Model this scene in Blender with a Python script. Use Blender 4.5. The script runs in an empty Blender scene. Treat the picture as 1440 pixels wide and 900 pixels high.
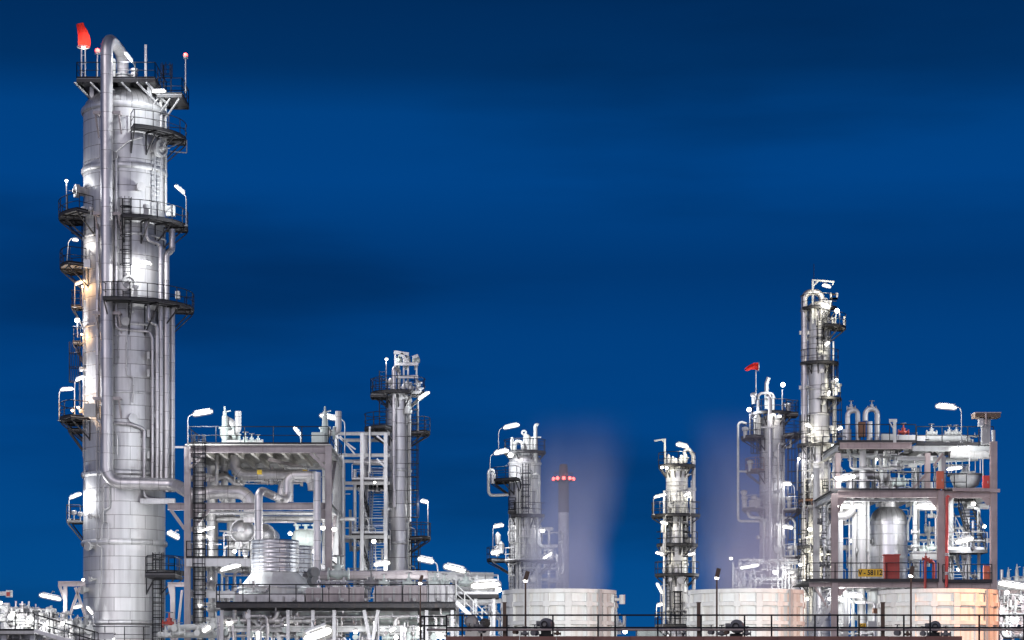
import bpy, bmesh, math, random
from math import sin, cos, pi, radians, sqrt, atan2, asin
from mathutils import Vector as V, Matrix

random.seed(7)
SC = bpy.context.scene
COL = SC.collection
F, HY, CX, CZ = 3200.0, 960.0, 720.0, 1.7     # lens in photo pixels, horizon row, middle column, eye height


def X(px, d): return (px - CX) * d / F
def Z(py, d): return CZ + (HY - py) * d / F
def W(px, py, d): return V((X(px, d), d, Z(py, d)))


# ------------------------------------------------------------------ mesh builder
class MB:
    def __init__(s):
        s.v = []; s.f = []; s.uv = []

    def _add(s, vs, fs, uvs=None):
        b = len(s.v)
        s.v += [V(p) for p in vs]
        for i, f in enumerate(fs):
            s.f.append([b + k for k in f])
            s.uv.append(uvs[i] if uvs else [(s.v[b + k].x + s.v[b + k].y, s.v[b + k].z) for k in f])
        return s

    def frame(s, c, ax, ay, az, sx, sy, sz):
        vs = []
        for k in (-1, 1):
            for j in (-1, 1):
                for i in (-1, 1):
                    vs.append(c + ax * (i * sx / 2) + ay * (j * sy / 2) + az * (k * sz / 2))
        s._add(vs, [(0, 2, 3, 1), (4, 5, 7, 6), (0, 1, 5, 4), (2, 6, 7, 3), (0, 4, 6, 2), (1, 3, 7, 5)])
        return s

    def box(s, c, sz, rz=0):
        ax = V((cos(rz), sin(rz), 0)); ay = V((-sin(rz), cos(rz), 0))
        return s.frame(V(c), ax, ay, V((0, 0, 1)), *sz)

    def bar(s, a, b, w, h=None, up=None):
        a = V(a); b = V(b); d = b - a; L = d.length
        if L < 1e-6: return s
        d.normalize()
        up = V(up) if up else (V((0, 0, 1)) if abs(d.z) < .95 else V((0, -1, 0)))
        x = d.cross(up).normalized(); u = x.cross(d).normalized()
        return s.frame((a + b) / 2, x, d, u, w, L, h or w)

    def hb(s, a, b, w, h=None, up=None, t=None):
        """H-section beam from a to b: flange width w, depth h along `up`."""
        a = V(a); b = V(b); d = (b - a)
        if d.length < 1e-6: return s
        d.normalize(); h = h or w; t = t or w * .12
        up = V(up) if up else (V((0, 0, 1)) if abs(d.z) < .95 else V((0, -1, 0)))
        x = d.cross(up).normalized(); u = x.cross(d).normalized()
        W2, H2, T = w / 2, h / 2, t
        pr = [(-W2, -H2), (W2, -H2), (W2, -H2 + T), (T / 2, -H2 + T), (T / 2, H2 - T), (W2, H2 - T), (W2, H2),
              (-W2, H2), (-W2, H2 - T), (-T / 2, H2 - T), (-T / 2, -H2 + T), (-W2, -H2 + T)]
        n = len(pr)
        vs = [a + x * p + u * q for p, q in pr] + [b + x * p + u * q for p, q in pr]
        fs = [(i, (i + 1) % n, n + (i + 1) % n, n + i) for i in range(n)]
        fs += [tuple(reversed(range(n))), tuple(range(n, 2 * n))]
        return s._add(vs, fs)

    def tube(s, pts, r, n=8, bend=None, cap=True, closed=False):
        pts = [V(p) for p in pts]
        if bend: pts = fillet(pts, bend)
        q = [pts[0]]
        for p in pts[1:]:
            if (p - q[-1]).length > 1e-5: q.append(p)
        pts = q
        m = len(pts)
        if m < 2: return s
        tang = []
        for i in range(m):
            if closed:
                t = pts[(i + 1) % m] - pts[i - 1]
            else:
                t = pts[min(i + 1, m - 1)] - pts[max(i - 1, 0)]
            tang.append(t.normalized())
        t0 = tang[0]
        ref = V((0, 0, 1)) if abs(t0.z) < .9 else V((1, 0, 0))
        nx = t0.cross(ref).normalized()
        vs = []; ln = [0]
        rr = r if isinstance(r, (list, tuple)) else [r] * m
        for i in range(m):
            if i:
                nx = (nx - tang[i] * nx.dot(tang[i]))
                nx = nx.normalized() if nx.length > 1e-6 else tang[i].orthogonal().normalized()
                ln.append(ln[-1] + (pts[i] - pts[i - 1]).length)
            ny = tang[i].cross(nx)
            for k in range(n):
                a = 2 * pi * k / n
                vs.append(pts[i] + (nx * cos(a) + ny * sin(a)) * rr[i])
        fs = []; uv = []
        for i in range(m if closed else m - 1):
            j = (i + 1) % m
            for k in range(n):
                k2 = (k + 1) % n
                fs.append((i * n + k, i * n + k2, j * n + k2, j * n + k))
                u0, u1 = 2 * pi * rr[i] * k / n, 2 * pi * rr[i] * (k + 1) / n
                v0 = ln[i]; v1 = ln[j] if j else ln[i] + .1
                uv.append([(u0, v0), (u1, v0), (u1, v1), (u0, v1)])
        if cap and not closed:
            fs.append(tuple(reversed(range(n)))); uv.append([(0, 0)] * n)
            fs.append(tuple(range((m - 1) * n, m * n))); uv.append([(0, 0)] * n)
        return s._add(vs, fs, uv)

    def lathe(s, c, prof, n=32, ax=None, a0=0, a1=2 * pi):
        """profile [(r, h)] turned round axis ax through c."""
        c = V(c); ax = V(ax).normalized() if ax else V((0, 0, 1))
        if abs(ax.z) > .99:
            ux = V((1, 0, 0)); uy = V((0, 1, 0))
        else:
            ux = ax.cross(V((0, 0, 1))).normalized(); uy = ax.cross(ux)
        full = abs(a1 - a0 - 2 * pi) < 1e-6
        m = n if full else n + 1
        vs = []; ln = [0.0]
        for i in range(1, len(prof)):
            ln.append(ln[-1] + sqrt((prof[i][0] - prof[i - 1][0]) ** 2 + (prof[i][1] - prof[i - 1][1]) ** 2))
        rm = max(p[0] for p in prof)
        for r, h in prof:
            r = max(r, 1e-4)
            for k in range(m):
                a = a0 + (a1 - a0) * k / n
                vs.append(c + ux * (r * cos(a)) + uy * (r * sin(a)) + ax * h)
        fs = []; uv = []
        for i in range(len(prof) - 1):
            for k in range(n):
                k2 = (k + 1) % m
                fs.append((i * m + k, i * m + k2, (i + 1) * m + k2, (i + 1) * m + k))
                u0 = rm * (a0 + (a1 - a0) * k / n); u1 = rm * (a0 + (a1 - a0) * (k + 1) / n)
                uv.append([(u0, ln[i]), (u1, ln[i]), (u1, ln[i + 1]), (u0, ln[i + 1])])
        return s._add(vs, fs, uv)

    def plate(s, poly, z0, z1):
        n = len(poly)
        vs = [(p[0], p[1], z0) for p in poly] + [(p[0], p[1], z1) for p in poly]
        fs = [tuple(reversed(range(n))), tuple(range(n, 2 * n))]
        fs += [(i, (i + 1) % n, n + (i + 1) % n, n + i) for i in range(n)]
        return s._add(vs, fs)

    def sector(s, c, r0, r1, a0, a1, z0, z1, n=14):
        """ring sector slab; angle 0 looks to the camera, positive to the right."""
        vs = []
        for i in range(n + 1):
            a = a0 + (a1 - a0) * i / n
            e = V((sin(a), -cos(a), 0))
            for r, z in ((r0, z0), (r1, z0), (r1, z1), (r0, z1)):
                p = V((c[0], c[1], 0)) + e * r; p.z = z; vs.append(p)
        fs = []
        for i in range(n):
            b, d = i * 4, i * 4 + 4
            for k in range(4):
                k2 = (k + 1) % 4
                fs.append((b + k, d + k, d + k2, b + k2))
        fs += [(0, 1, 2, 3), (n * 4 + 3, n * 4 + 2, n * 4 + 1, n * 4)]
        return s._add(vs, fs)


def fillet(pts, br, steps=6):
    if len(pts) < 3: return pts
    out = [pts[0]]
    for i in range(1, len(pts) - 1):
        p, a, b = pts[i], pts[i - 1], pts[i + 1]
        d1 = (a - p); d2 = (b - p); l1, l2 = d1.length, d2.length
        if l1 < 1e-5 or l2 < 1e-5: continue
        d1.normalize(); d2.normalize()
        ang = d1.angle(d2)
        if ang > pi - .05 or ang < .02: out.append(p); continue
        t = br / math.tan(ang / 2)
        t = min(t, l1 * .48 if i > 1 else l1 * .95, l2 * .48 if i < len(pts) - 2 else l2 * .95)
        r = t * math.tan(ang / 2)
        cen = p + (d1 + d2).normalized() * (r / sin(ang / 2))
        s0 = p + d1 * t - cen; s1 = p + d2 * t - cen
        tot = s0.angle(s1) if s0.length > 1e-6 else 0
        for k in range(steps + 1):
            f = k / steps
            if tot < 1e-4: q = s0.lerp(s1, f)
            else: q = (s0 * sin((1 - f) * tot) + s1 * sin(f * tot)) / sin(tot)
            out.append(cen + q)
    out.append(pts[-1])
    return out


# ------------------------------------------------------------------ scene objects
WL = {}


def props(o, label=None, cat=None, group=None, kind=None):
    if label: o['label'] = label
    if cat: o['category'] = cat
    if group: o['group'] = group
    if kind: o['kind'] = kind
    return o


def thing(name, loc, label, cat, group=None):
    o = bpy.data.objects.new(name, None); COL.objects.link(o)
    o.empty_display_size = .2
    o.location = loc; WL[o.name] = V(loc)
    return props(o, label, cat, group)


def obj(name, mb, mat, parent=None, sharp=35, label=None, cat=None, group=None, kind=None):
    if not mb.v: return None
    lo = V((min(p.x for p in mb.v), min(p.y for p in mb.v), min(p.z for p in mb.v)))
    hi = V((max(p.x for p in mb.v), max(p.y for p in mb.v), max(p.z for p in mb.v)))
    base = V(((lo.x + hi.x) / 2, (lo.y + hi.y) / 2, lo.z))
    me = bpy.data.meshes.new(name)
    me.from_pydata([p - base for p in mb.v], [], mb.f)
    uvl = me.uv_layers.new(name='UVMap')
    k = 0
    data = []
    for u in mb.uv:
        for q in u: data += [q[0], q[1]]
    uvl.data.foreach_set('uv', data)
    me.polygons.foreach_set('use_smooth', [True] * len(me.polygons))
    me.set_sharp_from_angle(angle=radians(sharp))
    if isinstance(mat, str): mat = M[mat]
    me.materials.append(mat)
    bm = bmesh.new(); bm.from_mesh(me); bmesh.ops.recalc_face_normals(bm, faces=bm.faces); bm.to_mesh(me); bm.free()
    me.update()
    o = bpy.data.objects.new(name, me); COL.objects.link(o)
    if parent is not None:
        o.parent = parent; o.location = base - WL[parent.name]
    else:
        o.location = base
    WL[o.name] = base
    return props(o, label, cat, group, kind)


def copy_tree(o, delta, label=None, group=None, parent=None):
    """a thing, its parts and their sub-parts, moved by delta"""
    c = o.copy(); COL.objects.link(c)
    WL[c.name] = WL[o.name] + V(delta)
    if parent is None:
        c.location = o.location + V(delta)
        if label: c['label'] = label
        if group: c['group'] = group
    else:
        c.parent = parent
    for ch in list(o.children): copy_tree(ch, delta, parent=c)
    return c


# ------------------------------------------------------------------ building blocks
def seglen(pts): return sum((pts[i + 1] - pts[i]).length for i in range(len(pts) - 1))


def rail(mb, pts, h=1.1, sp=1.25, r=.03, toe=.12, mids=1, n=5, ends=True):
    """handrail along a line of deck-edge points"""
    pts = [V(p) for p in pts]
    up = V((0, 0, h))
    mb.tube([p + up for p in pts], r, n)
    for k in range(mids):
        mb.tube([p + up * ((k + 1) / (mids + 1)) for p in pts], r * .8, n)
    if toe:
        for i in range(len(pts) - 1):
            mb.bar(pts[i] + V((0, 0, toe / 2)), pts[i + 1] + V((0, 0, toe / 2)), .015, toe)
    L = seglen(pts); m = max(1, round(L / sp)); step = L / m
    acc = 0; want = 0; posts = []
    for i in range(len(pts) - 1):
        d = pts[i + 1] - pts[i]; l = d.length
        while want <= acc + l + 1e-6 and l > 1e-6:
            posts.append(pts[i] + d * ((want - acc) / l)); want += step
        acc += l
    for p in posts:
        mb.bar(p, p + up, r * 1.7)


def arc(c, r, a0, a1, z, n=14):
    o = []
    for i in range(n + 1):
        a = a0 + (a1 - a0) * i / n
        o.append(V((c[0] + r * sin(a), c[1] - r * cos(a), z)))
    return o


def ladder(root, p, ang, z0, z1, w=.5, cage=True, mat='dark_steel', cagefrom=2.2, name='ladder'):
    """ladder at plan point p facing out along angle ang"""
    e = V((sin(ang), -cos(ang), 0)); s = V((cos(ang), sin(ang), 0))
    p = V((p[0], p[1], 0)); m = MB()
    for k in (-1, 1):
        a = p + s * (k * w / 2)
        m.bar(a + V((0, 0, z0)), a + V((0, 0, z1)), .07, .04, up=e)
    z = z0 + .3
    while z < z1:
        m.tube([p - s * (w / 2) + V((0, 0, z)), p + s * (w / 2) + V((0, 0, z))], .022, 5); z += .3
    lo = obj(name, m, mat, root)
    if cage:
        c = MB(); zc = z0 + cagefrom; R = .40; hoops = []
        while zc <= z1 + .01:
            hp = [p + e * (.42 - .42 * cos(t) if False else .40 * (1 - cos(t)) * .95) + s * (R * sin(t) if abs(t) < 9 else 0) for t in
                  [2 * pi * q / 14 for q in range(15)]]
            c.tube([q + V((0, 0, zc)) for q in hp], .028, 4); zc += 1.0
        for t in (.8, 1.6, 2.4, pi, -2.4, -1.6, -.8):
            q = p + e * (.40 * (1 - cos(t)) * .95) + s * (R * sin(t))
            c.bar(q + V((0, 0, z0 + cagefrom)), q + V((0, 0, z1)), .04, .03, up=e)
        obj('cage', c, mat, lo)
    return lo


def arc_platform(root, c, R, a0, a1, z, w=1.2, railmat='dark_steel', deckmat='grating', gap=.12, h=1.1, nb=None, ends=(1, 1), brk=1.3, inner=False):
    """curved platform hung on a round shell: deck > railing, support brackets"""
    a0, a1 = radians(a0), radians(a1)
    m = MB(); r0, r1 = R + gap, R + gap + w
    m.sector(c, r0, r1, a0, a1, z - .05, z, 16)
    pl = obj('platform', m, 'deck_sheet', root)
    m = MB()
    m.sector(c, r1 + .002, r1 + .03, a0, a1, z - .12, z + .05, 16)
    nb = nb or max(2, int(abs(a1 - a0) * (R + w) / 1.6))
    for i in range(nb + 1):      # joists under the deck
        a = a0 + (a1 - a0) * (i + .02) / (nb + .04)
        e = V((sin(a), -cos(a), 0)); p = V((c[0], c[1], z - .13))
        m.bar(p + e * (R + .01) + V((0, 0, .015)), p + e * (r1 + .01) + V((0, 0, .015)), .07, .11)
    for rr in (.35, .7):
        m.sector(c, r0 + w * rr, r0 + w * rr + .05, a0, a1, z - .13, z - .055, 16)
    obj('edge_frame', m, deckmat, pl)
    rm = MB(); pts = arc(c, r1 + .02, a0, a1, z, 16)
    if ends[0]:
        pts = [V((c[0] + (R + .2) * sin(a0), c[1] - (R + .2) * cos(a0), z))] + pts
    if ends[1]:
        pts = pts + [V((c[0] + (R + .2) * sin(a1), c[1] - (R + .2) * cos(a1), z))]
    rail(rm, pts, h)
    obj('railing', rm, railmat, pl)
    for i in range(nb + 1):
        a = a0 + (a1 - a0) * (i + .04) / (nb + .08)
        e = V((sin(a), -cos(a), 0)); p = V((c[0], c[1], z - .2))
        b = MB()
        b.bar(p + e * (r1 - .05), p + e * (R + .03) - V((0, 0, brk)), .08, .08)
        b.bar(p + e * (R + .03), p + e * (R + .03) - V((0, 0, brk + .1)), .09, .03, up=e)
        obj('support_bracket', b, deckmat, pl)
    return pl


def flat_platform(root, x0, x1, y0, y1, z, railmat='dark_steel', deckmat='grating', h=1.1, sides='fblr', name='platform', joists=True, th=.2):
    m = MB()
    m.box(((x0 + x1) / 2, (y0 + y1) / 2, z - .03), (x1 - x0, y1 - y0, .05))
    pl = obj(name, m, 'deck_sheet', root)
    m = MB()
    for y in (y0, y1): m.bar((x0, y, z - th / 2 - .056), (x1, y, z - th / 2 - .056), .08, th)
    for x in (x0, x1): m.bar((x, y0 + .041, z - th / 2 - .058), (x, y1 - .041, z - th / 2 - .058), .08, th)
    if joists:
        k = max(1, int((x1 - x0) / 1.1))
        for i in range(1, k):
            x = x0 + (x1 - x0) * i / k
            m.bar((x, y0 - .0, z - .14), (x, y1 + .0, z - .14), .06, .16)
    obj('edge_frame', m, deckmat, pl)
    for k, a, b in (('f', (x0, y0), (x1, y0)), ('b', (x0, y1), (x1, y1)), ('l', (x0, y0), (x0, y1)), ('r', (x1, y0), (x1, y1))):
        if k in sides:
            r = MB(); rail(r, [(*a, z), (*b, z)], h); obj('railing', r, railmat, pl)
    return pl


def stair(root, a, b, wv, mat='galv', railmat='galv', name='stair'):
    """flight from a (low) to b (high); wv = width vector"""
    a = V(a); b = V(b); wv = V(wv); m = MB()
    for q in (a, a + wv):
        m.bar(q, q + (b - a), .06, .24)
    n = max(3, int((b.z - a.z) / .22)); d = (b - a)
    fl = V((d.x, d.y, 0)); fl = fl.normalized() if fl.length > 1e-4 else V((0, 1, 0))
    for i in range(1, n):
        p = a + d * (i / n)
        m.frame(p + wv / 2, wv.normalized(), fl, V((0, 0, 1)), wv.length, .26, .04)
    st = obj(name, m, mat, root)
    for q in (a, a + wv):
        r = MB()
        r.tube([q + V((0, 0, 1)), q + d + V((0, 0, 1))], .03, 5)
        r.tube([q + V((0, 0, .5)), q + d + V((0, 0, .5))], .024, 5)
        for i in range(0, 5):
            p = q + d * (i / 4); r.bar(p, p + V((0, 0, 1)), .05)
        obj('handrail', r, railmat, st)
    return st


def flange(mb, p, ax, r, t=.08):
    mb.lathe(V(p) - V(ax).normalized() * t / 2, [(0, 0), (r, 0), (r, t), (0, t)], 14, ax)


def pipe(label, pts, r, mat='pipe_metal', bend=None, group=None, fl=(), n=12, cat='pipe', name='pipe', parent=None, straps=0):
    """one pipe run; fl = fractions along the first/last legs that carry flanges"""
    m = MB(); pts = [V(p) for p in pts]
    m.tube(pts, r, n, bend if bend is not None else r * 2.6)
    if straps:
        for i in range(len(pts) - 1):
            d = pts[i + 1] - pts[i]; L = d.length; k = int(L / straps)
            for j in range(1, k + 1):
                q = pts[i] + d * (j / (k + 1))
                m.lathe(q, [(r, -.03), (r * 1.06, -.03), (r * 1.06, .03), (r, .03)], n, d)
    top = obj(name, m, mat, parent, label=label if parent is None else None, cat=cat if parent is None else None, group=group)
    for i, t in fl:
        d = pts[i + 1] - pts[i]
        f = MB(); q = pts[i] + d * t
        flange(f, q - d.normalized() * .05, d, r * 1.55, .07); flange(f, q + d.normalized() * .05, d, r * 1.55, .07)
        obj('flange', f, 'galv', top)
    return top


# ------------------------------------------------------------------ materials
M = {}


def new_mat(name):
    m = bpy.data.materials.new(name); m.use_nodes = True
    nt = m.node_tree; b = nt.nodes['Principled BSDF']
    M[name] = m
    return m, nt, b


def N(nt, t, **kw):
    n = nt.nodes.new(t)
    for k, v in kw.items(): setattr(n, k, v)
    return n


def paint(name, rgb, metal=0.0, rough=.5, var=.18, scale=1.2, dirt=.25, dirtcol=(.12, .09, .07), spec=.5):
    """worn painted or bare metal: blotches, vertical streaks, uneven gloss"""
    m, nt, b = new_mat(name); L = nt.links.new
    tc = N(nt, 'ShaderNodeTexCoord')
    n1 = N(nt, 'ShaderNodeTexNoise'); n1.inputs['Scale'].default_value = scale; n1.inputs['Detail'].default_value = 5
    L(tc.outputs['Object'], n1.inputs['Vector'])
    mp = N(nt, 'ShaderNodeMapping'); mp.inputs['Scale'].default_value = (3.2, 3.2, .22)
    L(tc.outputs['Object'], mp.inputs['Vector'])
    n2 = N(nt, 'ShaderNodeTexNoise'); n2.inputs['Scale'].default_value = 1.6; n2.inputs['Detail'].default_value = 6
    L(mp.outputs['Vector'], n2.inputs['Vector'])
    r1 = N(nt, 'ShaderNodeMapRange'); r1.inputs[1].default_value = .3; r1.inputs[2].default_value = .7
    r1.inputs[3].default_value = 1 - var; r1.inputs[4].default_value = 1 + var * .6
    L(n1.outputs['Fac'], r1.inputs[0])
    mul = N(nt, 'ShaderNodeVectorMath', operation='SCALE'); mul.inputs[0].default_value = rgb
    L(r1.outputs[0], mul.inputs['Scale'])
    r2 = N(nt, 'ShaderNodeMapRange'); r2.inputs[1].default_value = .5; r2.inputs[2].default_value = .72
    r2.inputs[3].default_value = 0; r2.inputs[4].default_value = dirt
    L(n2.outputs['Fac'], r2.inputs[0])
    mx = N(nt, 'ShaderNodeMix', data_type='RGBA'); L(r2.outputs[0], mx.inputs[0]); L(mul.outputs[0], mx.inputs[6])
    mx.inputs[7].default_value = (*dirtcol, 1)
    L(mx.outputs[2], b.inputs['Base Color'])
    b.inputs['Metallic'].default_value = metal; b.inputs['Specular IOR Level'].default_value = spec
    r3 = N(nt, 'ShaderNodeMapRange'); r3.inputs[3].default_value = rough - .08; r3.inputs[4].default_value = rough + .14
    L(n1.outputs['Fac'], r3.inputs[0]); L(r3.outputs[0], b.inputs['Roughness'])
    return m


def clad(name, rgb, bw=2.2, rh=.95, metal=.62, rough=.47, seam=.018, var=.10, seamcol=.10):
    """sheet-metal insulation jacketing: rows of lapped sheets with seams, UVs are in metres"""
    m, nt, b = new_mat(name); L = nt.links.new
    uv = N(nt, 'ShaderNodeUVMap'); tc = N(nt, 'ShaderNodeTexCoord')
    br = N(nt, 'ShaderNodeTexBrick'); br.offset = .5
    br.inputs['Scale'].default_value = 1; br.inputs['Brick Width'].default_value = bw; br.inputs['Row Height'].default_value = rh
    br.inputs['Mortar Size'].default_value = seam; br.inputs['Mortar Smooth'].default_value = .3
    br.inputs['Color1'].default_value = (*[c * (1 - var) for c in rgb], 1)
    br.inputs['Color2'].default_value = (*[min(1, c * (1 + var)) for c in rgb], 1)
    br.inputs['Mortar'].default_value = (seamcol, seamcol * .92, seamcol * .92, 1)
    L(uv.outputs[0], br.inputs['Vector'])
    mp = N(nt, 'ShaderNodeMapping'); mp.inputs['Scale'].default_value = (2.5, 2.5, .15); L(tc.outputs['Object'], mp.inputs['Vector'])
    n2 = N(nt, 'ShaderNodeTexNoise'); n2.inputs['Scale'].default_value = 1.3; n2.inputs['Detail'].default_value = 6
    L(mp.outputs[0], n2.inputs['Vector'])
    r2 = N(nt, 'ShaderNodeMapRange'); r2.inputs[1].default_value = .35; r2.inputs[2].default_value = .75
    r2.inputs[3].default_value = 1.06; r2.inputs[4].default_value = .78; L(n2.outputs['Fac'], r2.inputs[0])
    sc = N(nt, 'ShaderNodeVectorMath', operation='SCALE'); L(br.outputs['Color'], sc.inputs[0]); L(r2.outputs[0], sc.inputs['Scale'])
    n4 = N(nt, 'ShaderNodeTexNoise'); n4.inputs['Scale'].default_value = .8; n4.inputs['Detail'].default_value = 8; n4.inputs['Roughness'].default_value = .65
    mp4 = N(nt, 'ShaderNodeMapping'); mp4.inputs['Scale'].default_value = (1.6, 1.6, .35); mp4.inputs['Location'].default_value = (5, 3, 1); L(tc.outputs['Object'], mp4.inputs['Vector']); L(mp4.outputs[0], n4.inputs['Vector'])
    r4 = N(nt, 'ShaderNodeMapRange'); L(n4.outputs['Fac'], r4.inputs[0]); r4.inputs[1].default_value = .58; r4.inputs[2].default_value = .78; r4.inputs[3].default_value = 0; r4.inputs[4].default_value = .6
    mx4 = N(nt, 'ShaderNodeMix', data_type='RGBA'); L(r4.outputs[0], mx4.inputs[0]); L(sc.outputs[0], mx4.inputs[6]); mx4.inputs[7].default_value = (.26, .22, .20, 1)
    L(mx4.outputs[2], b.inputs['Base Color'])
    b.inputs['Metallic'].default_value = metal
    n3 = N(nt, 'ShaderNodeTexNoise'); n3.inputs['Scale'].default_value = .9; n3.inputs['Detail'].default_value = 3
    L(tc.outputs['Object'], n3.inputs['Vector'])
    r3 = N(nt, 'ShaderNodeMapRange'); r3.inputs[3].default_value = rough - .1; r3.inputs[4].default_value = rough + .14
    L(n3.outputs['Fac'], r3.inputs[0]); L(r3.outputs[0], b.inputs['Roughness'])
    # each sheet bows a little and the seam is a groove
    ad = N(nt, 'ShaderNodeMath', operation='MULTIPLY_ADD'); L(br.outputs['Fac'], ad.inputs[0]); ad.inputs[1].default_value = -1
    L(n3.outputs['Fac'], ad.inputs[2])
    bp = N(nt, 'ShaderNodeBump'); bp.inputs['Strength'].default_value = .5; bp.inputs['Distance'].default_value = .05
    L(ad.outputs[0], bp.inputs['Height']); L(bp.outputs[0], b.inputs['Normal'])
    return m


def glow(name, rgb, strength):
    m, nt, b = new_mat(name)
    b.inputs['Base Color'].default_value = (.8, .8, .8, 1)
    b.inputs['Emission Color'].default_value = (*rgb, 1)
    b.inputs['Emission Strength'].default_value = strength
    return m


clad('cladding', (.62, .615, .62), seamcol=.16)
clad('cladding_small', (.66, .655, .66), bw=1.6, rh=1.0, seam=.02, metal=.7, rough=.42)
clad('cladding_tall', (.64, .635, .645), bw=1.5, rh=1.15, seam=.02, metal=.6, rough=.46)
clad('vessel_metal', (.66, .65, .66), bw=2.6, rh=1.6, metal=.9, rough=.33, seam=.012)
clad('dome_metal', (.60, .59, .60), bw=.42, rh=6, metal=.85, rough=.4, seam=.014)
clad('pipe_metal', (.60, .58, .59), bw=40, rh=1.3, metal=.75, rough=.4, seam=.014, seamcol=.2)
clad('pipe_pale', (.70, .69, .68), bw=40, rh=1.6, metal=.45, rough=.45, seam=.012, seamcol=.25)
clad('duct_metal', (.50, .50, .52), bw=1.3, rh=.30, metal=.85, rough=.36, seam=.022, seamcol=.14)
paint('galv', (.52, .52, .53), metal=.55, rough=.45)
paint('deck_sheet', (.22, .22, .23), metal=.2, rough=.55, dirt=.4)
paint('lit_steel', (.60, .58, .54), rough=.55, dirt=.35)  # frame deck and joists: lamplight on the underside put into a paler colour
paint('steel_beige', (.385, .345, .355), rough=.55, dirt=.3)
paint('steel_pink', (.45, .365, .355), rough=.55, dirt=.3)
paint('steel_grey', (.42, .42, .42), rough=.5)
paint('dark_steel', (.014, .015, .019), rough=.6, dirt=.1, spec=.2)
paint('grating', (.05, .05, .054), metal=.1, rough=.6, dirt=.3, spec=.25)
paint('white_paint', (.58, .59, .58), rough=.45, dirt=.22, dirtcol=(.3, .24, .18))
paint('panel_white', (.74, .77, .75), rough=.4, dirt=.45, dirtcol=(.40, .31, .22), scale=.6, var=.08)
paint('rib_white', (.74, .76, .74), rough=.45, dirt=.22, dirtcol=(.33, .24, .16))
paint('pale_green', (.55, .62, .59), rough=.45)
paint('red_paint', (.45, .06, .045), rough=.45)
paint('red_bright', (.62, .06, .05), rough=.45)
paint('orange_paint', (.70, .16, .08), rough=.45)
paint('yellow_paint', (.72, .50, .04), rough=.45)
paint('rust', (.20, .10, .06), rough=.75, var=.3)
paint('coping', (.24, .115, .095), rough=.8, var=.3, scale=2.5)
paint('wallbrick', (.20, .10, .085), rough=.85, var=.3, scale=2)
paint('concrete', (.34, .33, .32), rough=.85, var=.2)
paint('chimney_dark', (.11, .095, .09), rough=.7)
paint('chimney_white', (.82, .82, .80), rough=.7)
paint('motor_grey', (.20, .20, .21), rough=.5)
paint('black_rubber', (.02, .02, .02), rough=.7)
paint('windsock_red', (.75, .045, .03), rough=.8, dirt=.05)
paint('brown_metal', (.13, .085, .06), rough=.6)
paint('sign_yellow', (.85, .50, .03), rough=.5, dirt=.08)
paint('sign_black', (.012, .012, .012), rough=.6, dirt=0)
paint('lamp_body', (.30, .30, .31), metal=.4, rough=.4)
paint('gravel', (.16, .155, .15), rough=.95, var=.3, scale=3)
# a windsock's cloth lets light through
nt_ = M['windsock_red'].node_tree; b_ = nt_.nodes['Principled BSDF']; o_ = nt_.nodes['Material Output']
tr_ = nt_.nodes.new('ShaderNodeBsdfTranslucent'); tr_.inputs[0].default_value = (.9, .06, .04, 1)
mx_ = nt_.nodes.new('ShaderNodeMixShader'); mx_.inputs[0].default_value = .55
nt_.links.new(b_.outputs[0], mx_.inputs[1]); nt_.links.new(tr_.outputs[0], mx_.inputs[2]); nt_.links.new(mx_.outputs[0], o_.inputs['Surface'])
# see-through lamp cover; its emission paints a soft bloom round the tube
m_, nt_, b_ = new_mat('halo_cover'); o_ = nt_.nodes['Material Output']
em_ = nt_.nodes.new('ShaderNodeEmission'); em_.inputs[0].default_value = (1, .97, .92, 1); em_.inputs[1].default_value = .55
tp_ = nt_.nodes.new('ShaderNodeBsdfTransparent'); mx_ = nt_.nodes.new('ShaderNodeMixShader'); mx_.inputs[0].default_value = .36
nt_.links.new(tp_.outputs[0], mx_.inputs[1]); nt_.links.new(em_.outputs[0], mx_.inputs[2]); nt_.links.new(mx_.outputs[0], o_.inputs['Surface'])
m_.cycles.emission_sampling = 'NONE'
glow('lamp_white', (1.0, .975, .92), 26)
glow('lamp_soft', (1.0, .95, .87), 8)
glow('lamp_warm', (1.0, .70, .40), 10)
glow('lamp_bright', (1.0, .985, .94), 40)
glow('lamp_red', (1.0, .05, .03), 9)
for k_ in ('lamp_white', 'lamp_soft', 'lamp_warm', 'lamp_bright', 'lamp_red'): M[k_].cycles.emission_sampling = 'NONE'
WATT = {'lamp_white': 540, 'lamp_soft': 160, 'lamp_warm': 300, 'lamp_bright': 920}
TINT = {'lamp_white': (.98, .99, 1.0), 'lamp_soft': (1, .95, .86), 'lamp_warm': (1, .60, .28), 'lamp_bright': (.94, .98, 1.0)}


GROUPK = {'lamps of the far rack': .22, 'lamps at the lower left': .5, 'lamps on the tall column': .62, 'lamps on the clad column': .36, 'lamps on the white column': .45, 'lamps in the right frame': .5, 'lamps on the veiled column': .7, 'lamps by the stair tower': .25, 'lamps on the left steel frame': 1.35, 'work lights in the left steel frame': .35, 'work lights under the walkway': .35, 'work lights on the lower left rack': .25, 'work lights on the far rack': .3, 'work lights in the right process frame': .25, 'lamps under the walkway': .7, 'lamps over the pipe bridge': .7, 'lamps on the tallest column': 1.15}
CREAM = ('lamps on the tall column', 'lamps on the clad column')


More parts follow.
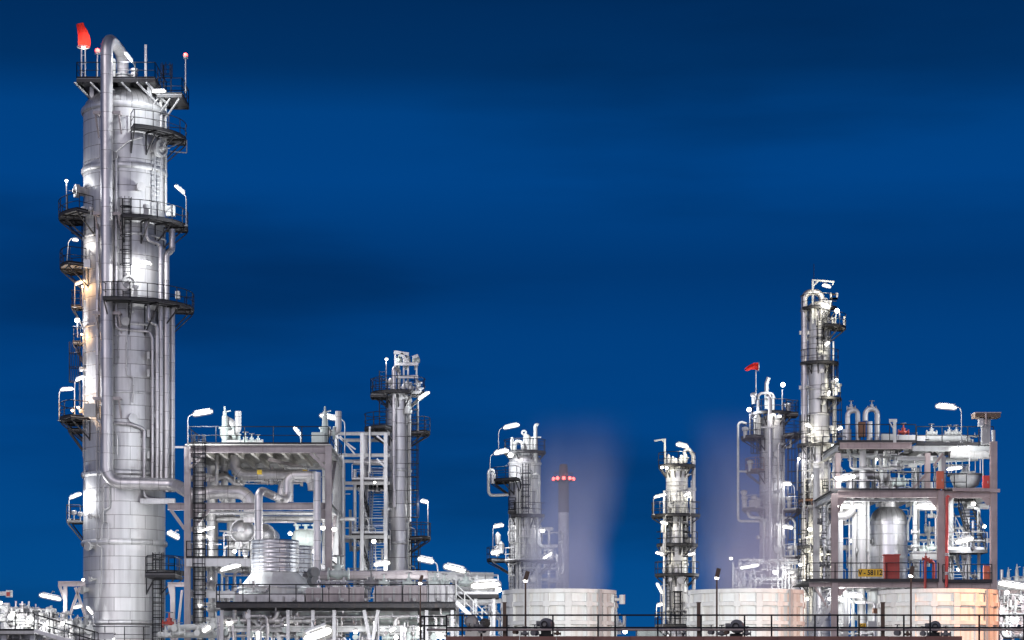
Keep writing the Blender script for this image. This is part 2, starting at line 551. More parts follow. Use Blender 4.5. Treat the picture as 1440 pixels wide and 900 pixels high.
def lit(root, c, glowmat, k=1.0, r=.12):
    """the light a lamp gives off, just under its diffuser"""
    l = bpy.data.lights.new('lamp_light', 'POINT'); l.energy = WATT[glowmat] * k * GROUPK.get(root.get('group'), 1); l.color = (1, .95, .74) if root.get('group') in CREAM else TINT[glowmat]; l.shadow_soft_size = r
    o = bpy.data.objects.new('lamp_light', l); COL.objects.link(o); o.parent = root; o.location = V(c) - WL[root.name]


def tube_lamp(label, px, py, D, Lpx=26, tilt=8, pole=(), glowmat='lamp_white', group='tube lights on the plant', r=.12, arm=None, yaw=0.0):
    """weatherproof tube light: grey housing over a glowing diffuser, on a bent pole or bracket (photo rows/cols at depth D)"""
    c = W(px, py, D); L = Lpx * D / F
    d = V((cos(radians(tilt)) * cos(yaw), sin(yaw), sin(radians(tilt)))).normalized()
    u = V((0, 1, 0)).cross(d).normalized(); u = -u if u.z < 0 else u
    base = W(*pole[-1], D) if pole else c
    t = thing('tube_light', base, label, 'light', group)
    if pole:
        m = MB(); m.tube([W(x, y, D) for x, y in pole], .038, 7, .5)
        b = W(*pole[-1], D); m.lathe(b, [(0, 0), (.13, 0), (.13, .04), (.06, .08), (0, .08)], 8)
        obj('pole', m, 'lamp_body', t)
    m = MB()
    m.bar(c - d * (L * .40) + u * (r * .95), c + d * (L * .40) + u * (r * .95), r * 1.1, r * .4, up=u)
    for e in (-1, 1): m.bar(c + d * (e * L * .3) + u * (r * .5), c + d * (e * L * .3) + u * (r * 1.25), r * .5)
    obj('housing', m, 'lamp_body', t)
    if not pole:
        m = MB(); m.tube([c + u * (r * 1.1), c + u * (r * 2.2) + V((0, .25, 0)), c + u * (r * 2.2) + V((0, .95, 0))], .035, 6, .15); obj('bracket', m, 'lamp_body', t)
    m = MB(); h = L * .5
    m.lathe(c - u * r * .2, [(r * .52 * (max(0, 1 - abs(q) ** 9)) ** .5, h * q) for q in (-1, -.97, -.9, -.78, -.55, -.25, .25, .55, .78, .9, .97, 1)], 12, d)
    tb = obj('tube', m, glowmat, t)
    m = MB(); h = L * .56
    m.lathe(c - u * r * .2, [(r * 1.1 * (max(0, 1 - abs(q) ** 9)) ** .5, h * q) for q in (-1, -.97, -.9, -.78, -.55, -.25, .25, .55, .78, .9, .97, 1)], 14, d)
    obj('halo_diffuser', m, 'halo_cover', t)  # glowing shell wider than the tube, an imitated halo
    lit(t, c - u * (r * 1.5 + .1) + V((0, -r - .12, 0)), glowmat, max(.4, L / 1.3))
    return t


def flood_lamp(label, px, py, D, pole=(), glowmat='lamp_white', group='round floodlights on the plant', r=.24, aim=(0, -1, -.5)):
    c = W(px, py, D); a = V(aim).normalized()
    base = W(*pole[-1], D) if pole else c + V((0, 0, -r))
    t = thing('floodlight', base, label, 'light', group)
    if pole:
        m = MB(); m.tube([W(x, y, D) for x, y in pole], .055, 7, .4)
        b = W(*pole[-1], D); m.lathe(b, [(0, 0), (.13, 0), (.13, .04), (.06, .08), (0, .08)], 8)
        obj('pole', m, 'lamp_body', t)
    m = MB()
    m.lathe(c - a * r * 1.1, [(0, 0), (r * .55, 0), (r * .75, r * .5), (r * 1.08, r * 1.05), (r * 1.08, r * 1.2), (r * .98, r * 1.2), (r * .98, r * 1.05)], 12, a)
    obj('housing', m, 'lamp_body', t)
    m = MB()
    m.lathe(c + a * r * .0, [(r * .97, 0), (r * .9, r * .28), (r * .55, r * .5), (0, r * .58)], 10, a)
    obj('lens', m, glowmat, t)
    lit(t, c + a * (r * .6 + .16), glowmat, .9)
    return t


def bulb_lamp(label, px, py, D, pole=(), glowmat='lamp_white', group='small bulkhead lights', r=.16):
    r *= .66; c = W(px, py, D)
    base = W(*pole[-1], D) if pole else c + V((0, 0, r))
    t = thing('bulkhead_light', base, label, 'light', group)
    if pole:
        m = MB(); m.tube([W(x, y, D) for x, y in pole], .04, 6, .3); obj('pole', m, 'lamp_body', t)
    m = MB(); m.lathe(c + V((0, 0, r * .5)), [(0, r * .8), (r * .4, r * .8), (r * .45, r * .4), (r * .85, r * .2), (r * .85, 0), (0, 0)], 10)
    obj('housing', m, 'lamp_body', t)
    m = MB(); m.lathe(c + V((0, 0, r * .5)), [(r * .8, 0), (r, -r * .35), (r, -r * .8), (r * .7, -r * 1.3), (0, -r * 1.5)], 12)
    obj('lens', m, glowmat, t)
    lit(t, c + V((0, -r * .6, -r - .15)), glowmat, min(1, r / .22), .08)
    return t


def valve(label, p, s=.5, axis=(1, 0, 0), mat='pale_green', wheel=True, group=None, actuator=False, cat='valve'):
    """flanged valve with bonnet and handwheel (or a round actuator head); p = flow centre"""
    p = V(p); ax = V(axis).normalized()
    t = thing('valve', p - V((0, 0, s * .6)), label, cat, group)
    m = MB(); m.lathe(p - ax * s, [(0, 0), (s * .32, 0), (s * .34, s * .4), (s * .55, s), (s * .34, s * 1.6), (s * .32, s * 2), (0, s * 2)], 12, ax)
    obj('body', m, mat, t)
    for e in (-1, 1):
        m = MB(); flange(m, p + ax * (e * s * .97), ax, s * .62, s * .16); obj('flange', m, mat, t)
    m = MB(); m.lathe(p, [(s * .4, s * .25), (s * .4, s * .7), (s * .5, s * .7), (s * .5, s * .85), (s * .16, s * .9), (s * .14, s * 1.7), (0, s * 1.7)], 12)
    obj('bonnet', m, mat, t)
    if actuator:
        m = MB(); m.lathe(p + V((0, 0, s * 1.6)), [(0, 0), (s * .7, .05 * s), (s * .78, s * .3), (s * .7, s * .55), (s * .2, s * .7), (s * .15, s), (0, s)], 14)
        obj('actuator', m, mat, t)
    elif wheel:
        m = MB(); q = p + V((0, 0, s * 1.75))
        m.tube([q + V((cos(2 * pi * k / 14) * s * .55, sin(2 * pi * k / 14) * s * .55, 0)) for k in range(14)], s * .07, 5, closed=True)
        for k in range(3):
            a = 2 * pi * k / 3; m.bar(q, q + V((cos(a) * s * .55, sin(a) * s * .55, 0)), s * .09)
        obj('handwheel', m, 'motor_grey', t)
    return t


def relief_valve(label, p, h=2.0, out=(1, 0, 0), mat='pale_green', group=None):
    """upright spring relief valve with a side outlet elbow"""
    p = V(p); o = V(out).normalized(); t = thing('relief_valve', p, label, 'valve', group); k = h / 2
    m = MB(); m.lathe(p, [(0, 0), (.26 * k, 0), (.26 * k, .08 * k), (.12 * k, .1 * k), (.13 * k, .45 * k), (.22 * k, .6 * k), (.22 * k, .92 * k), (.28 * k, .93 * k), (.28 * k, 1.03 * k), (0, 1.03 * k)], 14)
    obj('body', m, mat, t)
    m = MB(); m.lathe(p + V((0, 0, 1.03 * k)), [(.17 * k, 0), (.14 * k, .08 * k), (.13 * k, .5 * k), (.09 * k, .55 * k), (.09 * k, .72 * k), (.05 * k, .74 * k), (.04 * k, .95 * k), (0, .95 * k)], 12)
    m.bar(p + V((-.05 * k, 0, 1.7 * k)), p + V((.28 * k, 0, 1.78 * k)), .05 * k)
    obj('bonnet', m, mat, t)
    m = MB(); q = p + V((0, 0, .75 * k))
    m.tube([q + o * .15 * k, q + o * .62 * k, q + o * .62 * k + V((0, 0, 1.0 * k))], .15 * k, 10, .26 * k)
    obj('outlet', m, 'pipe_pale', t)
    m = MB(); flange(m, q + o * .42 * k, o, .3 * k, .1 * k); obj('flange', m, mat, t)
    return t


def junction_box(label, c, sz, mat='galv', group=None, cat='cabinet'):
    c = V(c); t = thing('junction_box', c - V((0, 0, sz[2] / 2)), label, cat, group)
    m = MB(); m.box(c, sz); obj('case', m, mat, t)
    m = MB(); m.box(c + V((0, -sz[1] / 2 - .02, 0)), (sz[0] * .9, .036, sz[2] * .9)); obj('door', m, mat, t)
    return t


def column_shell(root, c, R, ztop, zbot=0.0, head=None, mat='cladding', n=48, headmat='dome_metal'):
    m = MB(); m.lathe((c[0], c[1], 0), [(R, zbot), (R, ztop)], n); obj('shell', m, mat, root)
    head = head or R * .5
    m = MB()
    m.lathe((c[0], c[1], ztop), [(R * cos(t), head * sin(t)) for t in [pi / 2 * k / 9 for k in range(10)]], n)
    obj('head', m, headmat, root)


def band(root, c, R, z, h=.3, t=.12, mat='cladding_small', n=48):
    m = MB(); m.lathe((c[0], c[1], z), [(R - .02, -h / 2), (R + t * .5, -h / 2), (R + t, -h * .2), (R + t, h * .2), (R + t * .5, h / 2), (R - .02, h / 2)], n)
    return obj('stiffening_ring', m, mat, root)


# ================================================================== big column on the left
DA = 160.0; cA = (X(175, DA), DA); RA = 57 * DA / F
zA = lambda py: Z(py, DA)
TA = thing('distillation_column', (cA[0], cA[1], 0), 'tallest and widest silver clad column with a gooseneck pipe over its top', 'column')
column_shell(TA, cA, RA, zA(160), head=1.75, n=64)
for y, h in ((160, .42), (244, .42), (338, .2), (463, .2), (558, .16), (669, .38), (765, .4), (876, .3)):
    band(TA, cA, RA, zA(y), h, .16 if h > .25 else .07, n=64)


def frontA(px, gap):
    d = DA - RA
    for _ in range(4):
        dx = X(px, d) - cA[0]
        d = DA - sqrt(max((RA + gap) ** 2 - dx * dx, .5))
    return d


def pA(px, py, gap=.5, dd=None):
    d = frontA(px, gap) if dd is None else DA + dd
    return W(px, py, d)


def partpipe(root, pts, r, mat='pipe_metal', bend=None, fl=(), n=12, straps=0):
    return pipe(None, pts, r, mat, bend, None, fl, n, parent=root, straps=straps)


# gooseneck overhead line
oy = DA - RA - .75
q = lambda px, py: V((X(px, oy), oy, Z(py, oy)))
partpipe(TA, [V((cA[0] - .1, DA, zA(150))), V((cA[0] - .1, DA, zA(76))), q(150, 50), q(150, 679), q(246, 681), V((X(275, 154), 154, Z(699, 154)))],
         .42, bend=1.1, n=20, straps=0)
m = MB(); m.lathe((cA[0] - .1, DA, zA(112)), [(.42, -.25), (.62, -.25), (.62, -.12), (.46, -.11), (.46, .0), (.62, 0), (.62, .13), (.46, .14), (.46, .26), (.60, .26), (.60, .34), (.42, .34)], 24); obj('nozzle_flange', m, 'galv', TA)
# pipe guides clamped to the shell
for y in (158, 300, 440, 560):
    m = MB(); z = Z(y, oy); x0 = X(150, oy)
    m.bar((x0 - .95, oy + .05, z), (x0 + .95, oy + .05, z), .16, .2)
    for e in (-1, 1):
        m.bar((x0 + e * .8, oy + .1, z - .05), (x0 + e * .8 + .1, DA - RA * .93, z - 1.5), .1, .12)
        m.bar((x0 + e * .8, oy + .13, z), (x0 + e * .8 + .1, DA - RA * .93, z + .02), .12, .14)
    obj('pipe_guide', m, 'steel_beige', TA)
# smaller lines down the shell
partpipe(TA, [pA(137, 315, .35), pA(137, 593, .35), pA(186, 597, .35), pA(203, 603, .35), pA(203, 700, .35), pA(245, 704, .9, -2.0)], .125, bend=.35, straps=2.2)
partpipe(TA, [pA(163, 215, .3), pA(163, 462, .3), pA(210, 466, .3), pA(214.5, 476, .45), pA(214.5, 690, .45)], .10, bend=.3, straps=2.2)
partpipe(TA, [pA(157, 180, .25), pA(157, 420, .25)], .07, mat='pipe_pale')
partpipe(TA, [pA(206, 305, .5), pA(206, 337, .5), pA(226, 343, .6), pA(226, 436, .6), pA(226.5, 690, .6)], .15, bend=.4, straps=2.2)
partpipe(TA, [pA(209, 425, .6), pA(209, 452, .6), pA(221, 457, .6), pA(221, 690, .55)], .13, bend=.35, straps=2.2)
partpipe(TA, [W(242, 322, DA - 1.2), W(242, 352, DA - 1.2), W(234, 358, DA - 1.6), W(234, 692, DA - 1.6)], .215, bend=.45, n=14, straps=2.2)
partpipe(TA, [W(242, 432, DA - .9), W(242, 692, DA - .9)], .20, n=14, straps=2.2)
partpipe(TA, [V((X(229, DA), DA - .9, zA(140))), V((X(229, DA), DA - .9, zA(300)))], .12, mat='pipe_pale')
partpipe(TA, [V((X(234, DA), DA - .3, zA(130))), V((X(234, DA), DA - .3, zA(300)))], .09, mat='pipe_pale')
m = MB(); m.box(W(222, 705, DA - 2.6), (2.4, .5, .36)); obj('collector_box', m, 'galv', TA)
for x in (209, 215, 221): # clamp plates on the pipe bundle
    for y in (500, 525, 610, 640):
        m = MB(); p = pA(x, y, .3); m.box(p, (.18, .4, .5)); obj('clamp', m, 'steel_grey', TA)
# thin channel framing the two shell zones
partpipe(TA, [pA(160.5, 430, .12), pA(160.5, 215, .12), pA(181, 198, .12), pA(200, 193, .12)], .05, mat='pipe_pale', bend=.1)
# manways
for px, py, a in ((222, 218, 56), (124, 275, -64), (190, 408, 15)):
    a = radians(a); e = V((sin(a), -cos(a), 0)); p = V((cA[0], cA[1], zA(py))) + e * RA * .97
    r = .55 if px == 222 else .42
    m = MB(); m.lathe(p, [(r * .78, 0), (r * .78, .5), (r * 1.1, .5), (r * 1.1, .62), (r * 1.1, .66), (r * 1.1, .78), (r * .8, .79), (r * .78, .70), (r * .35, .70), (r * .3, .8), (0, .8)], 20, e)
    mw = obj('manway', m, 'steel_grey', TA)
    m = MB(); m.bar(p + e * .8 + V((-r, 0, 0)), p + e * .8 + V((r, 0, 0)), .05); m.lathe(p + e * .86, [(.16, 0), (.12, .1), (0, .12)], 10, e); obj('davit', m, 'steel_grey', mw)

# --- top deck on stub legs
dF = DA - 2.7; zt = Z(110, dF)
pl = flat_platform(TA, X(108, dF), X(218, dF), DA - 2.7, DA + 2.4, zt, sides='fblr', th=.22)
pl2 = flat_platform(TA, X(219, dF), X(262, DA), DA - 2.1, DA + 1.2, Z(132, DA - 2.1), sides='fbr', th=.2)
for x in (-2.0, 2.0):
    for y in (-1.5, 1.5):
        m = MB(); m.hb((cA[0] + x, DA + y, zA(152)), (cA[0] + x, DA + y, zt - .3), .28); obj('stub_leg', m, 'galv', TA)
for i, x in enumerate((113, 135, 157, 179, 201, 214)):
    m = MB(); m.bar((X(x, dF) - .4, DA - 2.75, zt - .3), (X(x, dF) + .9, DA - 1.2, zt - 1.5), .1, .12); obj('knee_brace', m, 'galv', TA)
for x in (228, 245, 258):
    m = MB(); m.bar((X(x, DA), DA - 2.0, Z(132, DA - 2.1) - .3), (X(x, DA) - 1.1, DA - 1, Z(132, DA - 2.1) - 1.4), .09, .1); obj('knee_brace', m, 'galv', TA)
# ladder cage standing on the lower deck, and the frame posts
ladder(TA, (X(237, DA), DA - .5), 0, zA(160), zA(94), cage=True, cagefrom=2.4)
for x, y0, y1, mt in ((205, 118, 63, 'galv'), (161, 116, 84, 'white_paint'), (190, 116, 100, 'galv')):
    m = MB(); m.bar((X(x, DA - 1.5), DA - 1.5, zt), W(x, y1, DA - 1.5), .16, .16); obj('upright', m, mt, TA)
m = MB(); m.bar(W(154, 82, DA - 1.5), W(161, 84, DA - 1.5), .14, .14); m.bar(W(154, 84, DA - 1.5), W(161, 104, DA - 1.5), .12, .12); obj('davit_arm', m, 'white_paint', TA)
m = MB()
for k in range(4): m.lathe((X(189, DA - 1.2), DA - 1.2, zt + .05 + .28 * k), [(.0, 0), (.26, 0), (.26, .16), (.14, .2), (0, .2)], 10)
obj('vent_valve', m, 'galv', TA)

# --- side platforms
arc_platform(TA, cA, RA, 18, 108, zA(196), 1.35, gap=.1)
arc_platform(TA, cA, RA, -112, -35, zA(309), 1.55)
arc_platform(TA, cA, RA, 8, 106, zA(320), 1.45)
arc_platform(TA, cA, RA, -112, -50, zA(379), 1.45)
arc_platform(TA, cA, RA, -8, 108, zA(435), 1.85, brk=1.9)
arc_platform(TA, cA, RA, -100, -82, zA(432), .7, nb=1)
arc_platform(TA, cA, RA, -100, -84, zA(482), .6, nb=1)
arc_platform(TA, cA, RA, -112, -45, zA(592), 1.5)
arc_platform(TA, cA, RA, -100, -72, zA(606), .9, nb=2, h=.4)
arc_platform(TA, cA, RA, -104, -78, zA(733), 1.0, nb=2)
arc_platform(TA, cA, RA, 40, 100, zA(806), 1.3)
arc_platform(TA, cA, RA, -35, 35, zA(905), 1.0)
m = MB(); m.bar((X(262, DA), DA + .2, zA(196)), (X(262, DA), DA + .2, zA(214)), .07); m.bar((X(262, DA), DA + .2, zA(214)), (X(238, DA), DA + .2, zA(212)), .07); m.bar((X(262, DA), DA + .2, zA(196)), (X(234, DA), DA + .2, zA(208)), .07); obj('outrigger', m, 'galv', TA)
ladder(TA, (X(179, DA - RA), DA - RA - .25), 0, zA(435), zA(292), w=.5, cagefrom=2.5)
ladder(TA, (cA[0] - RA - .2, DA - .4), radians(-90), zA(588), zA(482), w=.45, cagefrom=2.5)
ladder(TA, (cA[0] - RA - .2, DA + .5), radians(-90), zA(376), zA(303), w=.45, cagefrom=2.5)
ladder(TA, (X(222, DA - 2), DA - RA * .72 - .3), radians(20), 1, zA(780), w=.62, cagefrom=2.2)
ladder(TA, (X(228, DA), DA - 1.9), radians(35), zA(307), zA(187), w=.45, cage=False, mat='galv')
# junction cabinets and small fittings fixed on the platforms
for px, py, sx, sy, mt in ((240, 297, 12, 14, 'white_paint'), (206, 298, 7, 9, 'steel_grey'), (123, 371, 9, 11, 'galv'), (127, 577, 16, 18, 'steel_grey'), (191, 413, 5, 12, 'steel_grey'), (250, 415, 6, 10, 'steel_grey')):
    m = MB(); a = frontA(min(max(px, 120), 230), .9); m.box(W(px, py, a), (sx * .05, .4, sy * .05)); obj('instrument_box', m, mt, TA)
for px, py in ((205, 292), (118, 296), (128, 296), (191, 405), (104, 723), (113, 725)):
    m = MB(); a = frontA(min(max(px, 121), 229), .7); c = W(px, py, a)
    m.lathe(c - V((0, 0, .4)), [(.05, 0), (.05, .35), (.16, .36), (.2, .45), (.2, .6), (.1, .66), (0, .66)], 10); obj('transmitter', m, 'galv', TA)

# windsock and beacons that stand on the top deck
def ruffle(m, seed):
    rd = random.Random(seed); c = sum(m.v, V((0, 0, 0))) / len(m.v)
    for i, p in enumerate(m.v): m.v[i] = p + V((rd.uniform(-.05, .05), rd.uniform(-.05, .05), rd.uniform(-.04, .04)))


ws = thing('windsock', (X(117, DA - 2.3), DA - 2.3, zt), 'red windsock on a double mast at the top of the tallest column', 'windsock', 'red windsocks')
m = MB()
for dx in (-.12, .14): m.tube([(X(117, DA - 2.3) + dx, DA - 2.3, zt), (X(117, DA - 2.3) + dx, DA - 2.3, Z(67, DA - 2.3))], .05, 7)
for k in range(4): m.bar((X(117, DA - 2.3) - .12, DA - 2.3, zt + .5 + .6 * k), (X(117, DA - 2.3) + .14, DA - 2.3, zt + .5 + .6 * k), .03)
obj('mast', m, 'galv', ws)
m = MB(); cx = X(117, DA - 2.3); zW = lambda py: Z(py, DA - 2.3)
sock = [(cx + .05, DA - 2.3, zW(66)), (cx + .08, DA - 2.34, zW(60)), (cx + .06, DA - 2.4, zW(53)), (cx, DA - 2.5, zW(46)), (cx - .1, DA - 2.62, zW(40)), (cx - .16, DA - 2.68, zW(35))]
m.tube(sock, [.36, .43, .40, .34, .27, .23], 14, cap=False); ruffle(m, 5); obj('sock', m, 'windsock_red', ws)
m = MB(); m.tube([(cx + .42 * cos(2 * pi * k / 16) + .01, DA - 2.3 + .42 * sin(2 * pi * k / 16), zW(66.3)) for k in range(16)], .04, 5, closed=True); obj('hoop', m, 'white_paint', ws)
m = MB(); m.lathe((cx + .02, DA - 2.3, zW(68)), [(0, 0), (.14, 0), (.14, .12), (0, .15)], 10); obj('lamp', m, 'lamp_soft', ws); lit(ws, (cx + .02, DA - 2.35, zW(64)), 'lamp_soft', .35, .08)


def beacon(label, px, py0, py1, D, group='red aircraft beacons', r=.2):
    t = thing('aircraft_beacon', W(px, py0, D), label, 'beacon', group)
    m = MB(); m.tube([W(px, py0, D), W(px, py1, D)], .05, 7); obj('pole', m, 'galv', t)
    c = W(px, py1, D); m = MB(); m.lathe(c, [(0, 0), (r, 0), (r, .1), (r * .8, .14), (0, .14)], 12); obj('base', m, 'galv', t)
    m = MB(); m.lathe(c + V((0, 0, .14)), [(r * .75, 0), (r * .8, r * .5), (r * .7, r), (0, r * 1.4)], 12); obj('lens', m, 'lamp_red', t)
    return t


beacon('red beacon on a short pole left of the gooseneck pipe on the tallest column', 137, 116, 76, DA - 1)
beacon('red beacon on a thin pole at the right corner of the tallest column', 261, 131, 82, DA - 1.6, r=.18)


# ================================================================== steel frame beside the big column
DB, DBB = 150.0, 162.0
zB = lambda py: Z(py, DB)
FB = thing('steel_frame', (X(365, DB), DB, 0), 'open steel frame of posts and beams right of the tallest column', 'steel frame')
xl, xr = X(264, DB), X(462, DB)
zt, zm = zB(632), zB(712)
xl_B, xr_B, zt_B, zm_B = xl, xr, zt, zm
for x, y in ((xl, DB), (xr, DB), (xl, DBB), (xr, DBB), (xl, 156), (xr, 156)):
    m = MB(); m.hb((x, y, 0), (x, y, zt + .22), .42, .42); obj('post', m, 'steel_beige' if y == DB else 'steel_grey', FB)


def beam(root, a, b, w=.34, h=.46, mat='steel_beige', name='beam'):
    m = MB(); m.hb(a, b, w, h); return obj(name, m, mat, root)


for z in (zt, zm):
    beam(FB, (xl + .22, DB, z), (xr - .22, DB, z))
    beam(FB, (xl + .22, DBB, z), (xr - .22, DBB, z), mat='galv')
    for x in (xl, xr):
        beam(FB, (x, DB + .22, z), (x, 156 - .22, z), mat='steel_grey'); beam(FB, (x, 156 + .22, z), (x, DBB - .22, z), mat='steel_grey')
beam(FB, (X(236, DB), DB - .01, zm - .02), (xl - .22, DB - .01, zm - .02))
for z in (zB(790), zB(832), zB(868)):
    beam(FB, (xl + .22, 156, z), (xr - .22, 156, z), mat='galv', w=.28, h=.36)
    beam(FB, (xl + .22, DBB, z), (xr - .22, DBB, z), mat='galv', w=.28, h=.36)
    beam(FB, (xl, DB + .22, z), (xl, 156 - .22, z), mat='galv', w=.28, h=.36)
    beam(FB, (xr, DB + .22, z), (xr, 156 - .22, z), mat='galv', w=.28, h=.36)
beam(FB, (xl + .22, DB, zB(836)), (X(330, DB), DB, zB(836)), mat='galv')
# knee braces and diagonals
for a, b in (((xl + .2, DB, zm - 1.6), (xl + 1.4, DB, zm - .25)), ((xl - .2, DB, zm - 1.5), (xl - 1.1, DB, zm - .25)),
             ((X(372, DB), 153, zt - .35), (X(407, DB), 159, zt - .35)), ((xr - .2, DB, zt - 1.2), (xr - 1.2, DB, zt - .25)), ((xl + .2, DB, zt - 1.2), (xl + 1.2, DB, zt - .25)),
             ((xr, DB + .3, zB(790)), (xr, 155.7, zm - .3)), ((xr, 156.3, zm - .3), (xr, DBB - .3, zB(790))), ((xr, DB + .3, zm + .3), (xr, 155.7, zt - .3))):
    m = MB(); m.bar(a, b, .2, .2); obj('brace', m, 'steel_beige', FB)
# top deck with joists seen from below
m = MB(); zd = zt + .29
m.box(((xl + xr) / 2, (DB + DBB) / 2, zd), (xr - xl + .3, DBB - DB + .5, .08))
dk = obj('deck', m, 'lit_steel', FB)
for k in range(1, 9):
    m = MB(); x = xl + (xr - xl) * k / 9; m.hb((x, DB + .25, zt + .02), (x, DBB - .25, zt + .02), .2, .4); obj('joist', m, 'lit_steel', FB)
m = MB(); rail(m, [(xl, DB - .2, zd + .04), (xr, DB - .2, zd + .04), (xr, DBB + .2, zd + .04), (xl, DBB + .2, zd + .04), (xl, DB - .2, zd + .04)], 1.15, 1.9)
obj('railing', m, 'dark_steel', dk)
for x in (405, 437): # small yellow gas boxes hang under the deck
    m = MB(); m.box((X(x - 40 if x == 405 else x - 8, 153), 153, zB(658)), (.3, .3, .3)); obj('hoist_trolley', m, 'yellow_paint', FB)
# mid decks
flat_platform(FB, X(262, 149.5), X(352, 150), 149.6, 155.6, zB(785), sides='fl', name='platform', th=.5, deckmat='galv')
flat_platform(FB, X(210, 152), X(250, 152), 150.5, 154, zB(806), sides='fr', name='platform')
ladder(FB, (X(281, DB), DB - .1), 0, 0.3, zB(612), w=.75, cagefrom=2.2)
m = MB(); m.bar((X(246, DB), DB - .1, zB(629)), (xl - .2, DB - .1, zB(629)), .12); obj('tie_bar', m, 'galv', FB)

# ---- process piping inside the frame (each run a thing)
P = lambda px, py, d: W(px, py, d)
G1 = 'pipes inside the left steel frame'
pipe('widest grey pipe elbowing down behind the mid beam of the left steel frame', [P(268, 698, 154), P(300, 692, 154), P(352, 692, 154), P(352, 735, 154)], .46, bend=.9, group=G1, fl=((2, .8),), n=18, straps=2)
pipe('long horizontal header hanging under the top deck of the left frame', [P(330, 640, 155), P(330, 668, 155), P(440, 668, 155), P(440, 690, 155)], .36, bend=.8, group=G1, n=16, straps=2)
pipe('vertical pipe with a slanted arm rising in front of the corrugated stack', [P(363.5, 830, 148.5), P(363.5, 688, 148.5), P(404, 706, 152), P(404, 668, 152), P(445, 668, 152)], .27, bend=.55, group=G1, n=16, straps=2.5)
pipe('grey hairpin loop leaning beside the slanted arm', [P(391, 712, 155), P(398, 672, 155), P(408, 672, 156), P(408, 706, 156)], .22, bend=.5, group=G1, n=14)
pipe('curved horizontal pipe close behind the caged ladder of the left frame', [P(268, 673, 156), P(300, 673, 156), P(318, 668, 157), P(342, 690, 157), P(343, 668, 157)], .22, bend=.6, group=G1)
pipe('round capped vertical pipe just left of the right front post of the frame', [P(446, 900, 149), P(446, 664, 149)], .25, group=G1, n=16, straps=3)
pipe('pale vertical pipe near the left rear post of the frame', [P(297, 830, 157), P(297, 655, 157)], .3, mat='pipe_pale', group=G1, n=14, straps=2)
pipe('straight twin of the pale vertical pipe, standing one step further right', [P(316, 720, 158), P(316, 640, 158)], .24, mat='pipe_pale', group=G1, n=14)
pipe('pale vertical pipe passing behind the widest elbow', [P(325, 790, 159), P(325, 690, 159)], .3, mat='pipe_pale', group=G1, n=14)
pipe('upper of two pale lines running along the mid level of the frame', [P(290, 722, 158), P(462, 722, 158)], .14, mat='pipe_pale', group=G1, straps=2)
pipe('lower of two pale lines running along the mid level of the frame', [P(290, 730, 158), P(500, 730, 158)], .14, mat='pipe_pale', group=G1, straps=2)
pipe('thin line with a hooked end above the corrugated stacks', [P(372, 734, 157), P(416, 734, 157), P(416, 745, 157), P(440, 745, 157)], .07, mat='pipe_pale', group=G1)
for i, (x, y0, y1, r, d, lb) in enumerate(((305, 640, 700, .12, 156, 'slim pale riser left of the elbowed header'), (336, 655, 680, .11, 156, 'short pale riser above the widest elbow'),
                                      (455, 640, 800, .12, 158, 'slim pale riser between the capped pipe and the right post'), (473, 600, 800, .14, 158, 'slim riser just right of the right front post'),
                                      (482, 640, 800, .10, 160, 'thinnest riser at the right rear of the left frame'), (283, 735, 830, .3, 158, 'stout bright riser left of the round exchanger end'),
                                      (301, 735, 790, .28, 159, 'stout bright riser under the pale vertical pipe'))):
    pipe(lb, [P(x, y1, d), P(x, y0, d)], r, mat='pipe_pale', group=G1, straps=2)

# heat exchanger ends
for lb, px, py, d, r in (('round bright end of a heat exchanger left of the vertical pipe', 341, 747, 155, .78), ('partly hidden exchanger end behind the vertical pipe', 371, 752, 158, .72)):
    t = thing('heat_exchanger', P(px, py + 16, d), lb, 'heat exchanger', 'heat exchangers in the left frame')
    c = P(px, py, d); m = MB()
    m.lathe(c, [(0, -.55), (r * .35, -.5), (r * .7, -.36), (r * .93, -.16), (r, 0), (r, 4)], 28, (0, 1, 0)); obj('shell', m, 'vessel_metal', t)
    m = MB(); m.lathe(c, [(r, -.02), (r * 1.1, -.02), (r * 1.1, .16), (r, .16)], 28, (0, 1, 0)); obj('flange', m, 'galv', t)
    m = MB(); m.lathe(c, [(0, -.62), (.2, -.62), (.2, -.4)], 12, (0, 1, 0)); obj('nozzle', m, 'galv', t)
    for e in (-1, 1):
        m = MB(); m.box(c + V((0, 1.5 + e * .9, -r - .2)), (r * 1.4, .3, .5)); obj('saddle', m, 'steel_grey', t)
t = thing('shell_vessel', P(438, 768, 157), 'pale valve manifold vessel above the rear corrugated stack', 'vessel')
m = MB(); c = P(430, 757, 157); m.lathe(c, [(0, -1.0), (.5, -.8), (.62, -.4), (.62, .7), (.5, 1), (0, 1.1)], 20, (1, .3, 0)); obj('shell', m, 'pale_green', t)
for k in (-.6, 0, .6):
    m = MB(); m.lathe(c + V((k, 0, .55)), [(.12, 0), (.12, .3), (.26, .3), (.26, .4), (0, .4)], 10); obj('nozzle', m, 'pale_green', t)

